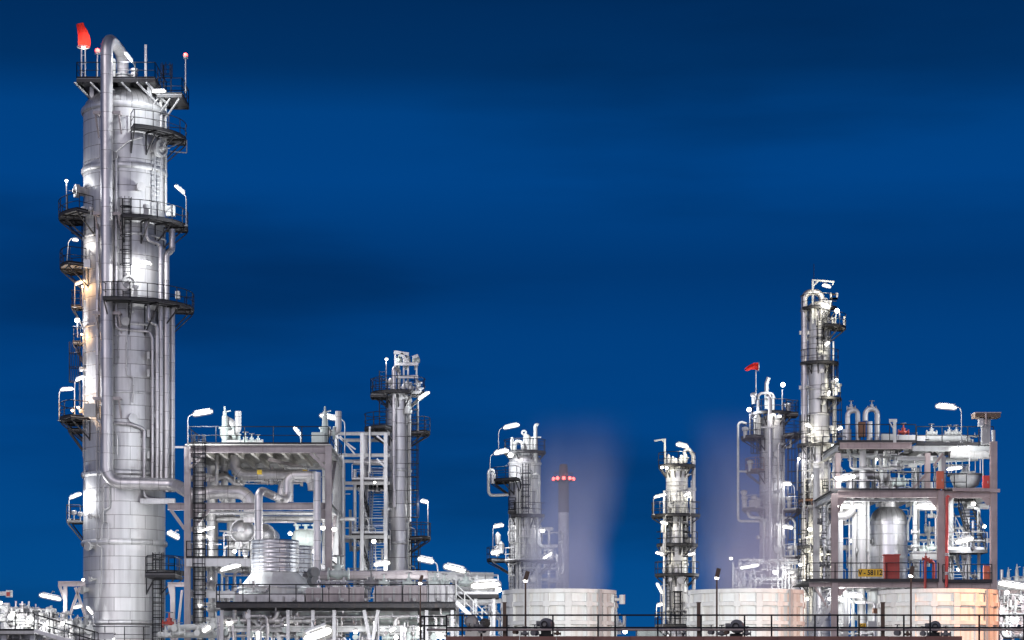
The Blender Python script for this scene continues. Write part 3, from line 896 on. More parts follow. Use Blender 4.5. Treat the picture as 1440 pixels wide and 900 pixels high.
# ---- things standing on the top deck
G2 = 'relief valves on top of the left frame'
dz = zd + .04
relief_valve('tallest relief valve on the left frame top, by the bent outlet pipe', V((X(316, 153), 153, dz)), 2.9, (1, 0, 0), group=G2)
relief_valve('second relief valve on the left frame top, leaning pipe at its side', V((X(333, 154), 154, dz)), 2.2, (-1, 0, 0), group=G2)
relief_valve('relief valve with a box beside it at the right end of the frame top', V((X(457, 153), 153, dz)), 2.9, (1, 0, 0), group=G2)
pipe('fat bent outlet pipe over the relief valves on the left frame top', [V((X(318, 153.6), 153.6, Z(590, 153))), V((X(327, 153.6), 153.6, Z(594, 153))), V((X(331, 153.6), 153.6, Z(612, 153)))], .3, mat='pipe_pale', bend=.7, group='pipes on the frame top')
for i, (x, s, lb) in enumerate(((345, .36, 'first low valve on the frame top right of the relief valves'), (354, .3, 'second low valve on the frame top, nearer the middle'), (363, .26, 'last and smallest low valve on the frame top'))):
    valve(lb, V((X(x, 153), 153, dz + .5)), s, group='low valves on the frame top')
pipe('low manifold pipe lying along the frame top through the small valves', [V((X(312, 153), 153, dz + .5)), V((X(370, 153), 153, dz + .5))], .13, mat='pipe_pale', group='pipes on the frame top')
junction_box('pale cabinet beside the relief valve at the right end of the frame top', V((X(448, 152.5), 152.5, dz + .55)), (.9, .5, 1.0), 'pale_green')

# ================================================================== stair tower between frame and slim column
DS = 168.0
ST = thing('stair_tower', (X(520, DS), DS, 0), 'open stair tower with zigzag flights left of the slim column', 'stair tower')
xa, xb = X(491, DS), X(544, DS)
for x in (X(511, DS), xb):
    for y in (DS - 1.5, DS + 3):
        m = MB(); m.hb((x, y, 0), (x, y, Z(612, DS)), .26); obj('post', m, 'galv', ST)
for py in (613, 643, 682, 757, 812):
    for y in (DS - 1.5, DS + 3):
        beam(ST, (X(478, DS), y, Z(py, DS)), (xb + .3, y, Z(py, DS)), .16, .24, 'steel_grey')
for py in (682, 757):
    flat_platform(ST, X(497, DS), X(544, DS), DS - 1.4, DS + 2.8, Z(py, DS) + .3, railmat='galv', sides='fb')
for a, b in (((478, 613), (500, 640)), ((472, 612), (500, 632)), ((545, 625), (530, 613)), ((544, 660), (530, 645))):
    m = MB(); m.bar(P(a[0], a[1], DS - 1.6), P(b[0], b[1], DS - 1.6), .12); obj('brace', m, 'galv', ST)
stair(ST, P(518, 735, DS - 1.2), P(504, 685, DS - 1.2), V((0, 1.0, 0)), 'galv', 'dark_steel')
stair(ST, P(518, 812, DS - 1.2), P(504, 760, DS - 1.2), V((0, 1.0, 0)), 'galv', 'dark_steel')
stair(ST, P(518, 757, DS - .4), V((X(518, DS), DS + 2.5, Z(682, DS))), V((1.1, 0, 0)), 'galv', 'galv')
stair(ST, P(518, 682, DS - .4), V((X(518, DS), DS + 2.5, Z(630, DS))), V((1.1, 0, 0)), 'galv', 'galv')
stair(ST, P(518, 830, DS - .4), V((X(518, DS), DS + 2.5, Z(760, DS))), V((1.1, 0, 0)), 'galv', 'galv')
stair(ST, V((X(505, DS), DS - .3, Z(757, DS))), V((X(505, DS), DS + 2.5, Z(682, DS))), V((.9, 0, 0)), 'galv', 'galv')
stair(ST, V((X(505, DS), DS - .3, Z(832, DS))), V((X(505, DS), DS + 2.5, Z(758, DS))), V((.9, 0, 0)), 'galv', 'galv')
G3 = 'pipes in the stair tower'
pipe('bright stout vertical pipe behind the zigzag flights', [P(512, 830, DS + 1), P(512, 612, DS + 1)], .3, mat='pipe_pale', group=G3)
pipe('thin vertical pipe left of the zigzag flights', [P(499, 830, DS - 1), P(499, 660, DS - 1)], .12, mat='pipe_pale', group=G3)
pipe('thin vertical pipe beside the slim column over the stair landing', [P(520, 665, DS - 1.6), P(520, 600, DS - 1.6)], .08, mat='pipe_pale', group=G3)
pipe('horizontal grey pipe entering the slim column above the stair landing', [P(497, 650, DS), P(545, 650, DS)], .22, mat='pipe_metal', group=G3)

# ================================================================== slim column
DD = 170.0; cD = (X(561, DD), DD); RD = 17 * DD / F
zD = lambda py: Z(py, DD)
TD = thing('slim_column', (cD[0], DD, 0), 'slim clad column with caged ladder on its right and a pipe frame on top', 'column')
column_shell(TD, cD, RD, zD(560), head=.5, mat='cladding_small', n=32)
for y in (563, 662, 764): band(TD, cD, RD, zD(y), .22, .08, n=32)
ox = X(555, DD)
partpipe(TD, [V((cD[0], DD, zD(548))), V((cD[0], DD, zD(520))), V((ox, DD - RD - .3, zD(520))), V((ox, DD - RD - .3, zD(715)))], .15, bend=.3, n=12, straps=3)
partpipe(TD, [V((X(574, DD), DD - .9, zD(563))), V((X(577, DD), DD - .9, zD(575))), V((X(577, DD), DD - .9, zD(735)))], .10, mat='pipe_pale', bend=.3)
arc_platform(TD, cD, RD, -128, 128, zD(554), .95, gap=.1, nb=8, brk=.8)
arc_platform(TD, cD, RD, -125, -20, zD(604), 1.55, gap=.1, nb=4, brk=1)
arc_platform(TD, cD, RD, 55, 125, zD(609), 1.3, gap=.1, nb=2, brk=.8)
arc_platform(TD, cD, RD, 50, 125, zD(757), 1.35, gap=.1, nb=2, brk=.9)
flat_platform(TD, X(523, DD), X(546, DD), DD - 1.4, DD + .3, zD(557), sides='fl')
ladder(TD, (X(582, DD), DD - .5), 0, zD(757), zD(566), w=.5, cagefrom=1.5)
ladder(TD, (X(539, DD), DD - .7), 0, zD(604), zD(523), w=.5, cage=False)
ladder(TD, (X(584, DD), DD - .4), 0, zD(830), zD(759), w=.5, cagefrom=1.5)
# pipe frame on the top
for x in (556, 568, 574, 586):
    m = MB(); m.bar((X(x, DD), DD - .6 + (x % 3) * .4, zD(554)), (X(x, DD), DD - .6 + (x % 3) * .4, zD(502 if x > 580 else 497)), .13); obj('frame_post', m, 'galv', TD)
for a, b in (((554, 495), (575, 498)), ((556, 512), (588, 512)), ((556, 530), (588, 530)), ((564, 497), (574, 510)), ((580, 503), (588, 500))):
    m = MB(); m.bar(P(a[0], a[1], DD - .5), P(b[0], b[1], DD - .5), .17, .22); obj('frame_beam', m, 'galv', TD)
for x in (560, 572, 585):
    m = MB(); m.tube([P(x, 520, DD), P(x, 503, DD), P(x + 3, 500, DD)], .13, 8, .2); m.lathe(P(x, 506, DD), [(0, -.2), (.3, -.2), (.3, .1), (0, .1)], 10); obj('vent', m, 'pale_green', TD)
for x, y in ((549, 537), (552, 545), (568, 545), (573, 540), (578, 546), (588, 540), (590, 548)):
    m = MB(); c = P(x, y, DD - .9); m.lathe(c, [(0, -.3), (.14, -.3), (.2, 0), (.14, .2), (.05, .3), (0, .3)], 8); m.bar(c + V((-.3, 0, 0)), c + V((.3, 0, .1)), .1); obj('fitting', m, 'galv', TD)
m = MB(); m.lathe(P(574, 577, DD - 1), [(0, -.3), (.26, -.25), (.3, 0), (.2, .3), (0, .35)], 10); obj('level_gauge', m, 'white_paint', TD)


# ================================================================== long walkway deck with air coolers, front centre-left
DC = 130.0
zC = lambda py: Z(py, DC)
AC = thing('air_cooler', (X(470, DC), DC + 3, 0), 'long air cooler bank on a dark edged walkway with railing', 'air cooler')
x0, x1 = X(304, DC), X(640, DC)
zk = zC(849)
m = MB(); m.box(((x0 + x1) / 2, DC + .9, zk - .03), (x1 - x0, 1.8, .06)); m.box(((x0 + x1) / 2, DC - .02, zk - .11), (x1 - x0, .1, .24)); m.box(((x0 + x1) / 2, DC + 1.8, zk - .2), (x1 - x0, .1, .3))
wk = obj('walkway', m, 'grating', AC)
m = MB(); rail(m, [(x0, DC + 1.5, zk), (x0, DC, zk), (x1, DC, zk)], 1.1, 1.45, r=.032); obj('railing', m, 'dark_steel', wk)
for k, (a, b, ty) in enumerate(((430, 462, 826), (463, 512, 825), (526, 566, 824), (567, 600, 823), (601, 640, 822), (330, 428, 836))):
    d = DC + 2.2
    m = MB(); xa, xb = X(a, d), X(b, d); zz = Z(ty, d); h = zz - Z(846, d)
    m.plate([(xa, d), (xb, d), (xb, d + 4), (xa, d + 4)], zz - h, zz - .12)
    m.plate([(xa + .03, d + .1), (xb - .03, d + .1), (xb - .03, d + 3.9), (xa + .03, d + 3.9)], zz - .12, zz)
    hb_ = obj('header_box', m, 'steel_beige' if k < 4 else 'galv', AC)
    for j in range(2):
        f = MB(); f.bar((xa + (xb - xa) * (.3 + .4 * j), d - .06, zz - .1), (xa + (xb - xa) * (.3 + .4 * j), d - .06, zz - h + .05), .1, .06, up=(0, -1, 0)); obj('stiffener', f, 'steel_grey', hb_)
for k in range(9): # nozzles on the front of the header boxes
    x = X(345 + k * 34, DC + 2.1); m = MB(); p = V((x, DC + 2.2, zC(843)))
    m.lathe(p, [(.06, 0), (.06, .25), (.11, .25), (.11, .33), (0, .33)], 10, (0, -1, .25)); obj('nozzle', m, 'steel_grey', AC)
# finned bundle and plenum below the walkway
for k, (a, b) in enumerate(((312, 380), (382, 466), (470, 532), (534, 588), (590, 640))):
    d = DC + 2.4; m = MB(); xa, xb = X(a, d), X(b, d)
    m.box(((xa + xb) / 2, d + 2, Z(870, d)), (xb - xa, 4, Z(858, d) - Z(883, d)))
    pb = obj('plenum_panel', m, 'pale_green', AC)
    for j in range(4):
        f = MB(); f.bar((xa + .05, d - .05, Z(860 + j * 6.5, d)), (xb - .05, d - .05, Z(860 + j * 6.5, d)), .05, .06); obj('rib', f, 'galv', pb)
m = MB(); m.hb((x0, DC + 1, zC(884)), (x1, DC + 1, zC(884)), .4, .34); obj('beam', m, 'white_paint', AC)
for a, b in (((512, 858), (520, 900)), ((532, 858), (524, 900)), ((312, 858), (312, 900)), ((405, 858), (405, 900)), ((600, 858), (600, 905)), ((636, 858), (636, 905)), ((440, 858), (440, 905)), ((350, 858), (350, 905)), ((470, 858), (470, 905)), ((565, 880), (565, 905))):
    m = MB(); m.hb(W(a[0], a[1], DC + .6), W(b[0], 960, DC + .6) - V((0, 0, 1.6)) if a[0] == b[0] else W(b[0], b[1], DC + .6), .19); obj('leg', m, 'galv', AC)
# fan stacks
for lb, px, d in (('front corrugated fan stack on a pale cone, behind the walkway railing', 387, 137.0), ('rear corrugated fan stack half hidden behind the front one', 408, 143.0)):
    z = lambda py: Z(py, 137.0)
    t = thing('fan_stack', (X(px, d), d, z(850)), lb, 'fan stack', 'corrugated fan stacks')
    c = (X(px, d), d, 0); R = 33 * 137 / F
    m = MB(); pr = []
    n = 9; zt_, zb_ = z(760), z(806)
    for k in range(n):
        za = zb_ + (zt_ - zb_) * k / n; zb2 = zb_ + (zt_ - zb_) * (k + 1) / n; dz_ = zb2 - za
        pr += [(R - .006, za), (R + .016, za + dz_ * .3), (R + .016, za + dz_ * .8)]
    pr += [(R - .03, zt_), (R - .1, zt_), (R - .1, zb_)]
    m.lathe(c, pr, 48); obj('corrugated_drum', m, 'duct_metal', t, sharp=50)
    m = MB(); R2 = 50 * 137 / F
    m.lathe(c, [(R - .05, zb_ + .03), (R + .02, zb_), (R2, z(826)), (R2 + .03, z(826.5)), (R2 + .03, z(840)), (R2 - .1, z(840))], 16); obj('cone', m, 'white_paint', t, sharp=15)
    m = MB(); m.box((c[0], d, z(852)), (R2 * 2.1, R2 * 2.1, z(840.5) - z(864))); obj('plenum', m, 'pale_green', t)
    for ex in (-1, 1):
        m = MB(); m.bar((c[0] + ex * R2 * .9, d, 0), (c[0] + ex * R2 * .9, d, z(864)), .2); obj('leg', m, 'galv', t)
    m = MB(); m.lathe(c, [(R2 + .03, z(826)), (R2 + .12, z(826)), (R2 + .12, z(828)), (R2 + .03, z(828))], 16); obj('rim', m, 'galv', t)
# plain beam-like header crossing behind
pipe('square grey header duct crossing behind the air coolers', [W(436, 809, 142), W(602, 809, 142)], .30, mat='steel_beige', n=8, group='header ducts')
pipe('bright header duct running on to the right above the stairs', [W(600, 811, 146), W(694, 813, 146)], .36, mat='white_paint', n=8, group='header ducts')
PB = thing('pipe_bridge', (X(650, 147), 147, 0), 'pale steel bridge carrying the header duct toward the cooling towers', 'pipe bridge')
for px in (603, 640, 690):
    m = MB(); m.hb((X(px, 147), 147, 0), (X(px, 147), 147, Z(812, 147)), .3); obj('post', m, 'galv', PB)
m = MB(); m.hb((X(600, 147), 147, Z(828, 147)), (X(705, 147), 147, Z(828, 147)), .3, .4); obj('beam', m, 'white_paint', PB)
m = MB(); m.hb((X(600, 147), 147, Z(845, 147)), (X(705, 147), 147, Z(845, 147)), .3, .3); obj('beam', m, 'white_paint', PB)
for px, s, lb in ((575, .34, 'valve on the header boxes, under the slim column'), (612, .36, 'valve by the post of the pipe bridge'), (625, .3, 'small valve right of the bridge post'), (522, .42, 'dark cluster valve between the header boxes'), (540, .3, 'small valve just right of the dark cluster valve'), (655, .4, 'valve at the head of the stairs')):
    valve(lb, W(px, 820, DC + 2.5), s, mat='motor_grey' if px == 522 else 'pale_green', group='valves on the air coolers')
valve('big oval handwheel valve above the air coolers, left of the stair tower', W(476, 807, 138), .62, group='valves on the air coolers')
pipe('post under the big oval valve', [W(484, 830, 138), W(484, 800, 138)], .12, mat='galv', group='short posts at the air coolers')
t = thing('pump', W(449, 812, 139), 'dark round pump ends beside the rear corrugated stack', 'pump')
for py in (805, 817):
    m = MB(); m.lathe(W(443, py, 139), [(0, -.1), (.3, -.1), (.34, 0), (.34, .5), (0, .6)], 14, (-.5, 1, 0)); obj('casing', m, 'motor_grey', t)
# stairs at the right end
SS = thing('outside_stair', W(640, 860, DC), 'steel stair descending to the right from the air cooler walkway', 'stair')
stair(SS, W(690, 893, DC + .5), W(641, 846, DC + .5), V((0, 1.1, 0)), 'galv', 'white_paint', 'flight')
flat_platform(SS, X(640, DC), X(700, DC), DC + 2, DC + 3.5, zC(833), railmat='galv', sides='fb')
for px in (642, 668, 694):
    m = MB(); m.bar((X(px, DC), DC + 2.8, 0), (X(px, DC), DC + 2.8, zC(833) - .25), .16); obj('post', m, 'galv', SS)
# pipes under the walkway
G4 = 'pipes under the air cooler walkway'
UP = [('branching pipe with two swan necks under the walkway', [(345, 860), (345, 872), (362, 874), (362, 900)], .16), ('mirrored swan neck pipe under the walkway', [(390, 860), (388, 872), (366, 874), (364, 880)], .16),
      ('long lower pipe running under the plenum at the left', [(308, 873), (440, 873)], .17), ('long pipe below it, nearer the ground', [(308, 884), (445, 884)], .2),
      ('thin yellow-tagged line along the ground pipes', [(312, 894), (410, 894)], .09), ('pale pipe rising past the left end of the walkway', [(308, 900), (308, 866)], .13),
      ('pale pipe rising behind the left end of the walkway', [(330, 900), (330, 858)], .12), ('pipe dropping from the middle of the plenum', [(418, 900), (418, 862)], .12),
      ('slanted pipe by the big bright lamp', [(384, 878), (396, 905)], .15), ('short pipe right of the V legs', [(556, 905), (556, 868), (575, 866)], .13), ('low pale pipe right of the V legs', [(530, 891), (628, 891)], .14),
      ('thin riser at the right end of the plenum', [(620, 905), (620, 856)], .07)]
for lb, pts, r in UP: pipe(lb, [W(a, b, DC + 1.2) for a, b in pts], r, mat='pipe_pale', group=G4, bend=.35)
for k, (px, py) in enumerate(((318, 890), (336, 880), (352, 892), (376, 892), (402, 886), (426, 892), (500, 896), (545, 897), (574, 896), (585, 897), (610, 896))):
    valve('small pale valve on the ground pipes under the walkway', W(px, py, DC + 1.0), .26 + .04 * (k % 3), group='valves under the walkway', axis=(1, 0, 0) if k % 2 else (0, 1, 0))


# ================================================================== column E (white, centre)
DE = 200.0; cE = (X(738, DE), DE); RE = 22.5 * DE / F
zE = lambda py: Z(py, DE)
PE = lambda px, py, dd=0: W(px, py, DE + dd)
TE = thing('white_column', (cE[0], DE, 0), 'white painted column left of the red lit chimney, two lamps at its upper left', 'column')
column_shell(TE, cE, RE, zE(650), head=.9, mat='cladding_tall', n=40)
for y in (652, 740): band(TE, cE, RE, zE(y), .2, .08, mat='cladding_tall', n=40)
arc_platform(TE, cE, RE * .8, -170, 170, zE(637), .6, gap=.1, nb=7, brk=.7)
arc_platform(TE, cE, RE, -120, -15, zE(677), 1.5, gap=.1, nb=4, brk=1)
arc_platform(TE, cE, RE, -30, 45, zE(727), .9, gap=.1, nb=3, brk=.8)
arc_platform(TE, cE, RE, -120, -60, zE(788), 1.8, gap=.1, nb=2, brk=1)
arc_platform(TE, cE, RE, -40, 120, zE(790), 1.2, gap=.1, nb=5, brk=1, railmat='galv')
ladder(TE, (X(739, DE), DE - RE - .2), 0, zE(726), zE(655), w=.5, cagefrom=.6)
ladder(TE, (X(720, DE), DE - RE * .75 - .2), radians(-40), zE(840), zE(705), w=.5, cage=False)
ladder(TE, (X(746, DE), DE - RE - .15), 0, zE(830), zE(735), w=.45, cage=False, mat='galv')
flat_platform(TE, X(715, DE), X(725, DE), DE - 1.9, DE - 1.2, zE(720), sides='flr')
partpipe(TE, [PE(753, 652, -1.0), PE(753, 595, -1.0), PE(757, 598, -1.0)], .16, mat='white_paint', bend=.2)
m = MB(); m.bar(PE(746, 615, -1), PE(761, 615, -1), .1); obj('davit_arm', m, 'white_paint', TE)
partpipe(TE, [PE(715, 696, -.6), PE(687, 697, -.6), PE(687, 662, -.6), PE(694, 660, -.6), PE(694, 678, -.6)], .13, mat='white_paint', bend=.4)
partpipe(TE, [PE(724, 640, -.8), PE(724, 620, -.8), PE(735, 622, -.8), PE(735, 636, -.8)], .16, mat='white_paint', bend=.3)
for px, w, y0, y1 in ((741, 5.5, 636, 612), (748, 3, 636, 618), (720, 2.5, 636, 616)):
    r = w * DE / F; m = MB(); m.lathe((X(px, DE), DE - .2, zE(y0)), [(r, 0), (r, zE(y1) - zE(y0) - .2), (r * .7, zE(y1) - zE(y0)), (0, zE(y1) - zE(y0) + .1)], 14); obj('vent_drum', m, 'white_paint', TE)
m = MB(); m.tube([PE(737, 612), PE(733, 608), PE(737, 605), PE(741, 608), PE(737, 612)], .09, 8, .2); obj('lifting_ring', m, 'white_paint', TE)
for x, r in ((727, .12), (731, .09), (755, .12)):
    d = DE - sqrt(max((RE + .3) ** 2 - (X(x, DE) - cE[0]) ** 2, .2)); partpipe(TE, [V((X(x, DE), d, zE(830))), V((X(x, DE), d, zE(690)))], r, mat='white_paint', straps=3)
for px, py in ((693, 672), (699, 774), (705, 770), (700, 757), (745, 668)):
    m = MB(); c = PE(px, py, -1.2); m.lathe(c, [(0, -.5), (.2, -.5), (.26, 0), (.26, .3), (.1, .5), (0, .6)], 10); obj('instrument', m, 'galv', TE)
# pipe structure right of column E, in the steam
SE = thing('pipe_stand', (X(772, DE), DE + 4, 0), 'small stand of pipes at the right foot of the white column, dimmed by steam', 'pipe stand')
for px in (760, 772, 783, 790):
    m = MB(); m.bar(PE(px, 960, 4) - V((0, 0, 1.6)), PE(px, 742 if px < 775 else 790, 4), .22); obj('post', m, 'galv', SE)
for py, a, b in ((744, 758, 778), (768, 758, 784), (800, 756, 792), (815, 756, 792)):
    m = MB(); m.hb(PE(a, py, 4), PE(b, py, 4), .24, .3); obj('beam', m, 'galv', SE)
m = MB(); rail(m, [PE(756, 800, 3.6), PE(792, 800, 3.6)], 1.1, 1.0); obj('railing', m, 'galv', SE)
for k, (px, py, h) in enumerate(((766, 800, 2.0), (776, 800, 1.5), (786, 815, 1.4))):
    relief_valve(('white valve body left in the steam at the foot of the white column', 'white valve body in the middle of the steam stand', 'lowest white valve body on the steam stand')[k], PE(px, py, 3.0), h, (1, 0, 0), mat='white_paint', group='valves on the steam stand')

# ================================================================== chimney with red lights
DF = 330.0
CF = thing('chimney', (X(792.5, DF), DF, 0), 'distant chimney with dark top, pale shaft and a ring of red lights', 'chimney')
rF = 7.5 * DF / F
zf = lambda py: Z(py, DF)
m = MB(); m.lathe((X(792.5, DF), DF, 0), [(rF * 1.06, 0), (rF, zf(721))], 28); obj('shaft', m, 'chimney_white', CF)
m = MB(); m.lathe((X(792.5, DF), DF, 0), [(rF * 1.005, zf(721)), (rF * .99, zf(676))], 28); obj('dark_band', m, 'chimney_dark', CF)
m = MB(); m.lathe((X(792.5, DF), DF, 0), [(rF * .97, zf(676)), (rF * .90, zf(668)), (rF * .82, zf(660)), (rF * .70, zf(653)), (rF * .58, zf(653)), (rF * .6, zf(665))], 24); obj('cap', m, 'chimney_dark', CF)
m = MB(); m.sector((X(792.5, DF), DF, 0), rF, rF + .62, 0, 2 * pi - 1e-4, zf(677), zf(675.6), 28); pl = obj('platform', m, 'grating', CF)
m = MB(); rail(m, arc((X(792.5, DF), DF), rF + .6, 0, 2 * pi, zf(675.6), 24), 1.1, 1.3); obj('railing', m, 'dark_steel', pl)
for k, a in enumerate((-88, -38, 0, 38, 88, 140, 220)):
    a = radians(a); c = V((X(792.5, DF) + (rF + .66) * sin(a), DF - (rF + .66) * cos(a), zf(673.5)))
    m = MB(); m.lathe(c, [(0, -.24), (.2, -.2), (.24, 0), (.18, .2), (0, .28)], 10); obj('red_light', m, 'lamp_red', CF)

# ================================================================== column G
DG = 190.0; cG = (X(952, DG), DG); RG = 15.5 * DG / F
zG = lambda py: Z(py, DG)
PG = lambda px, py, dd=0: W(px, py, DG + dd)
TG = thing('clad_column', (cG[0], DG, 0), 'short clad column between the first two cooling towers, pipe bent over its right side', 'column')
column_shell(TG, cG, RG, zG(660), head=.5, mat='cladding_tall', n=36)
for y in (662, 691, 756, 794): band(TG, cG, RG, zG(y), .2, .08, mat='cladding_tall', n=36)
arc_platform(TG, cG, RG, -130, 130, zG(656), .55, gap=.05, nb=9, brk=.7)
arc_platform(TG, cG, RG, -118, 60, zG(726), 1.1, gap=.1, nb=6, brk=.7)
arc_platform(TG, cG, RG, -80, 100, zG(767), .7, gap=.1, nb=6, brk=.7)
arc_platform(TG, cG, RG, -115, 95, zG(809), .8, gap=.1, nb=6, brk=.7)
arc_platform(TG, cG, RG, -110, 95, zG(880), .8, gap=.1, nb=6, brk=.7)
partpipe(TG, [PG(962, 655), PG(963, 634), PG(968, 630), PG(975.5, 641), PG(975.5, 900)], .155, bend=.35, n=14, straps=3)
for y in (688, 832):
    m = MB(); m.hb(PG(967, y), PG(979, y), .2, .25); obj('pipe_guide', m, 'galv', TG)
ladder(TG, (X(951, DG), DG - RG - .2), 0, zG(880), zG(832), w=.5, cagefrom=.8)
ladder(TG, (X(962, DG), DG - RG * .75 - .25), radians(40), zG(809), zG(725), w=.5, cagefrom=1.5)
ladder(TG, (X(939, DG), DG - RG * .6 - .3), radians(-55), zG(880), zG(700), w=.45, cage=False)
m = MB(); m.bar(PG(935, 655, -.8), PG(935, 617, -.8), .15); m.bar(PG(936, 617.5, -.8), PG(920, 620, -.8), .12); m.bar(PG(935, 623, -.8), PG(931, 619, -.8), .1); obj('davit', m, 'white_paint', TG)
for px, py in ((940, 645), (946, 648), (958, 646), (964, 644), (950, 650)):
    m = MB(); c = PG(px, py, -.7); m.lathe(c, [(0, -.4), (.16, -.4), (.22, 0), (.12, .3), (0, .4)], 10); m.bar(c - V((.3, 0, 0)), c + V((.3, 0, 0)), .1); obj('fitting', m, 'galv', TG)
for px, py, r in ((944, 711, .26), (952, 788, .3)):
    m = MB(); d = DG - sqrt(RG ** 2 - (X(px, DG) - cG[0]) ** 2); m.lathe((X(px, DG), d + .1, zG(py)), [(r, 0), (r, .45), (r * 1.25, .45), (r * 1.25, .6), (0, .62)], 16, (0, -1, 0)); obj('manway', m, 'galv', TG)
for x, r in ((934, .10), (959, .08)):
    partpipe(TG, [PG(x, 890, -1.1), PG(x, 690, -1.1)], r, mat='pipe_pale', straps=3)
for x, y in ((948, 718), (958, 714), (961, 716), (934, 770), (931, 775), (932, 742), (943, 800), (957, 800), (940, 860), (965, 862)):
    m = MB(); c = PG(x, y, -1.3); m.lathe(c, [(0, -.4), (.13, -.4), (.18, 0), (.13, .35), (0, .4)], 8); obj('transmitter', m, 'galv', TG)

# ================================================================== column H (in the second steam plume)
DH = 200.0; cH = (X(1086, DH), DH); RH = 18 * DH / F
zH = lambda py: Z(py, DH)
PH = lambda px, py, dd=0: W(px, py, DH + dd)
TH = thing('veiled_column', (cH[0], DH, 0), 'pale column behind the second steam plume, windsock above its left side', 'column')
column_shell(TH, cH, RH, zH(592), head=.55, mat='cladding_tall', n=36)
for y in (594, 679, 755): band(TH, cH, RH, zH(y), .2, .08, mat='cladding_tall', n=36)
arc_platform(TH, cH, RH, -130, 130, zH(582), .6, gap=.1, nb=8, brk=.8)
flat_platform(TH, X(1103, DH), X(1120, DH), DH - 1.2, DH + .8, zH(583), sides='fbr')
arc_platform(TH, cH, RH, -120, -40, zH(616), 1.5, gap=.1, nb=3, brk=.9)
arc_platform(TH, cH, RH, 40, 120, zH(613), 1.4, gap=.1, nb=3, brk=.9)
arc_platform(TH, cH, RH, -110, -40, zH(663), 1.1, gap=.1, nb=2, brk=.9, railmat='rust')
arc_platform(TH, cH, RH, -115, -40, zH(716), 1.4, gap=.1, nb=3, brk=.9, railmat='steel_grey')
arc_platform(TH, cH, RH, 45, 115, zH(718), 1.4, gap=.1, nb=3, brk=.9, railmat='steel_grey')
arc_platform(TH, cH, RH, 45, 115, zH(784), 1.3, gap=.1, nb=3, brk=.9, railmat='steel_grey')
partpipe(TH, [PH(1083, 592), PH(1083, 557), PH(1079, 557, -1.6), PH(1083, 560, -1.7), PH(1083, 900, -1.7)], .2, mat='pipe_metal', bend=.4, straps=3)
partpipe(TH, [PH(1102, 628, -.6), PH(1106, 624, -.6), PH(1095, 624, -1.4), PH(1094, 830, -1.4)], .11, mat='pipe_pale', bend=.3, straps=3)
partpipe(TH, [PH(1068, 733, -.5), PH(1038, 733, -.5), PH(1038, 597, -.5), PH(1042, 593, -.5), PH(1050, 596, -.5)], .11, mat='white_paint', bend=.3)
partpipe(TH, [PH(1038, 663, -.5), PH(1053, 663, -.5)], .08, mat='white_paint')
partpipe(TH, [PH(1052, 715, -.6), PH(1052, 728, -.6), PH(1074, 728, -1.1), PH(1074, 830, -1.3)], .13, mat='white_paint', bend=.4)
partpipe(TH, [PH(1078, 575, -.3), PH(1078, 540, -.3), PH(1081, 531, -.3)], .18, mat='white_paint', bend=.3)
partpipe(TH, [PH(1066, 580, -.6), PH(1066, 553, -.6), PH(1088, 553, -.6), PH(1088, 580, -.6)], .12, mat='pipe_pale', bend=.4)
partpipe(TH, [PH(1097, 830, -1), PH(1097, 728, -1), PH(1113, 728, -.6), PH(1118, 735, -.6), PH(1118, 800, -.6)], .10, mat='white_paint', bend=.3)
partpipe(TH, [PH(1112, 618, -.6), PH(1112, 629, -.6), PH(1105, 629, -.6)], .1, mat='white_paint', bend=.2)
m = MB(); m.bar(PH(1070, 601, -1.9), PH(1096, 601, -1.9), .13); obj('pipe_guide', m, 'galv', TH)
m = MB(); m.lathe(PH(1065, 600, -1), [(0, -.9), (.3, -.8), (.34, 0), (.34, .7), (.2, 1.0), (0, 1.1)], 14); obj('level_pot', m, 'white_paint', TH)
ladder(TH, (X(1066, DH), DH - .8), radians(-70), zH(663), zH(582), w=.45, cagefrom=1.5)
ladder(TH, (X(1106, DH), DH - .6), radians(80), zH(784), zH(613), w=.45, cagefrom=1.5)
for x, y in ((1046, 697), (1047, 705), (1060, 705), (1066, 708), (1108, 575), (1060, 560), (1112, 775), (1055, 655), (1048, 608), (1110, 706)):
    m = MB(); c = PH(x, y, -1.0); m.lathe(c, [(0, -.5), (.16, -.5), (.2, .1), (.3, .2), (.3, .4), (.1, .5), (0, .5)], 10); obj('transmitter', m, 'galv', TH)
junction_box_mats = None
m = MB(); m.box(PH(1061, 708, -1.2), (.95, .3, .6)); obj('cabinet', m, 'steel_grey', TH)
ws = thing('windsock', PH(1063, 557, -.6), 'small red windsock on a thin mast over the pale column on the right', 'windsock', 'red windsocks')
m = MB(); m.tube([PH(1063, 557, -.6), PH(1063, 521, -.6)], .05, 6); obj('mast', m, 'galv', ws)
m = MB(); m.tube([PH(1066, 515.5, -.6), PH(1061, 515, -.65), PH(1055, 516.5, -.8), PH(1049, 519.5, -1.0)], [.34, .30, .22, .13], 12, cap=False); ruffle(m, 8); obj('sock', m, 'windsock_red', ws)
m = MB(); m.tube([PH(1066.3, 515.5, -.6) + V((.02, .36 * cos(2 * pi * k / 14), .36 * sin(2 * pi * k / 14))) for k in range(14)], .04, 5, closed=True); obj('hoop', m, 'white_paint', ws)
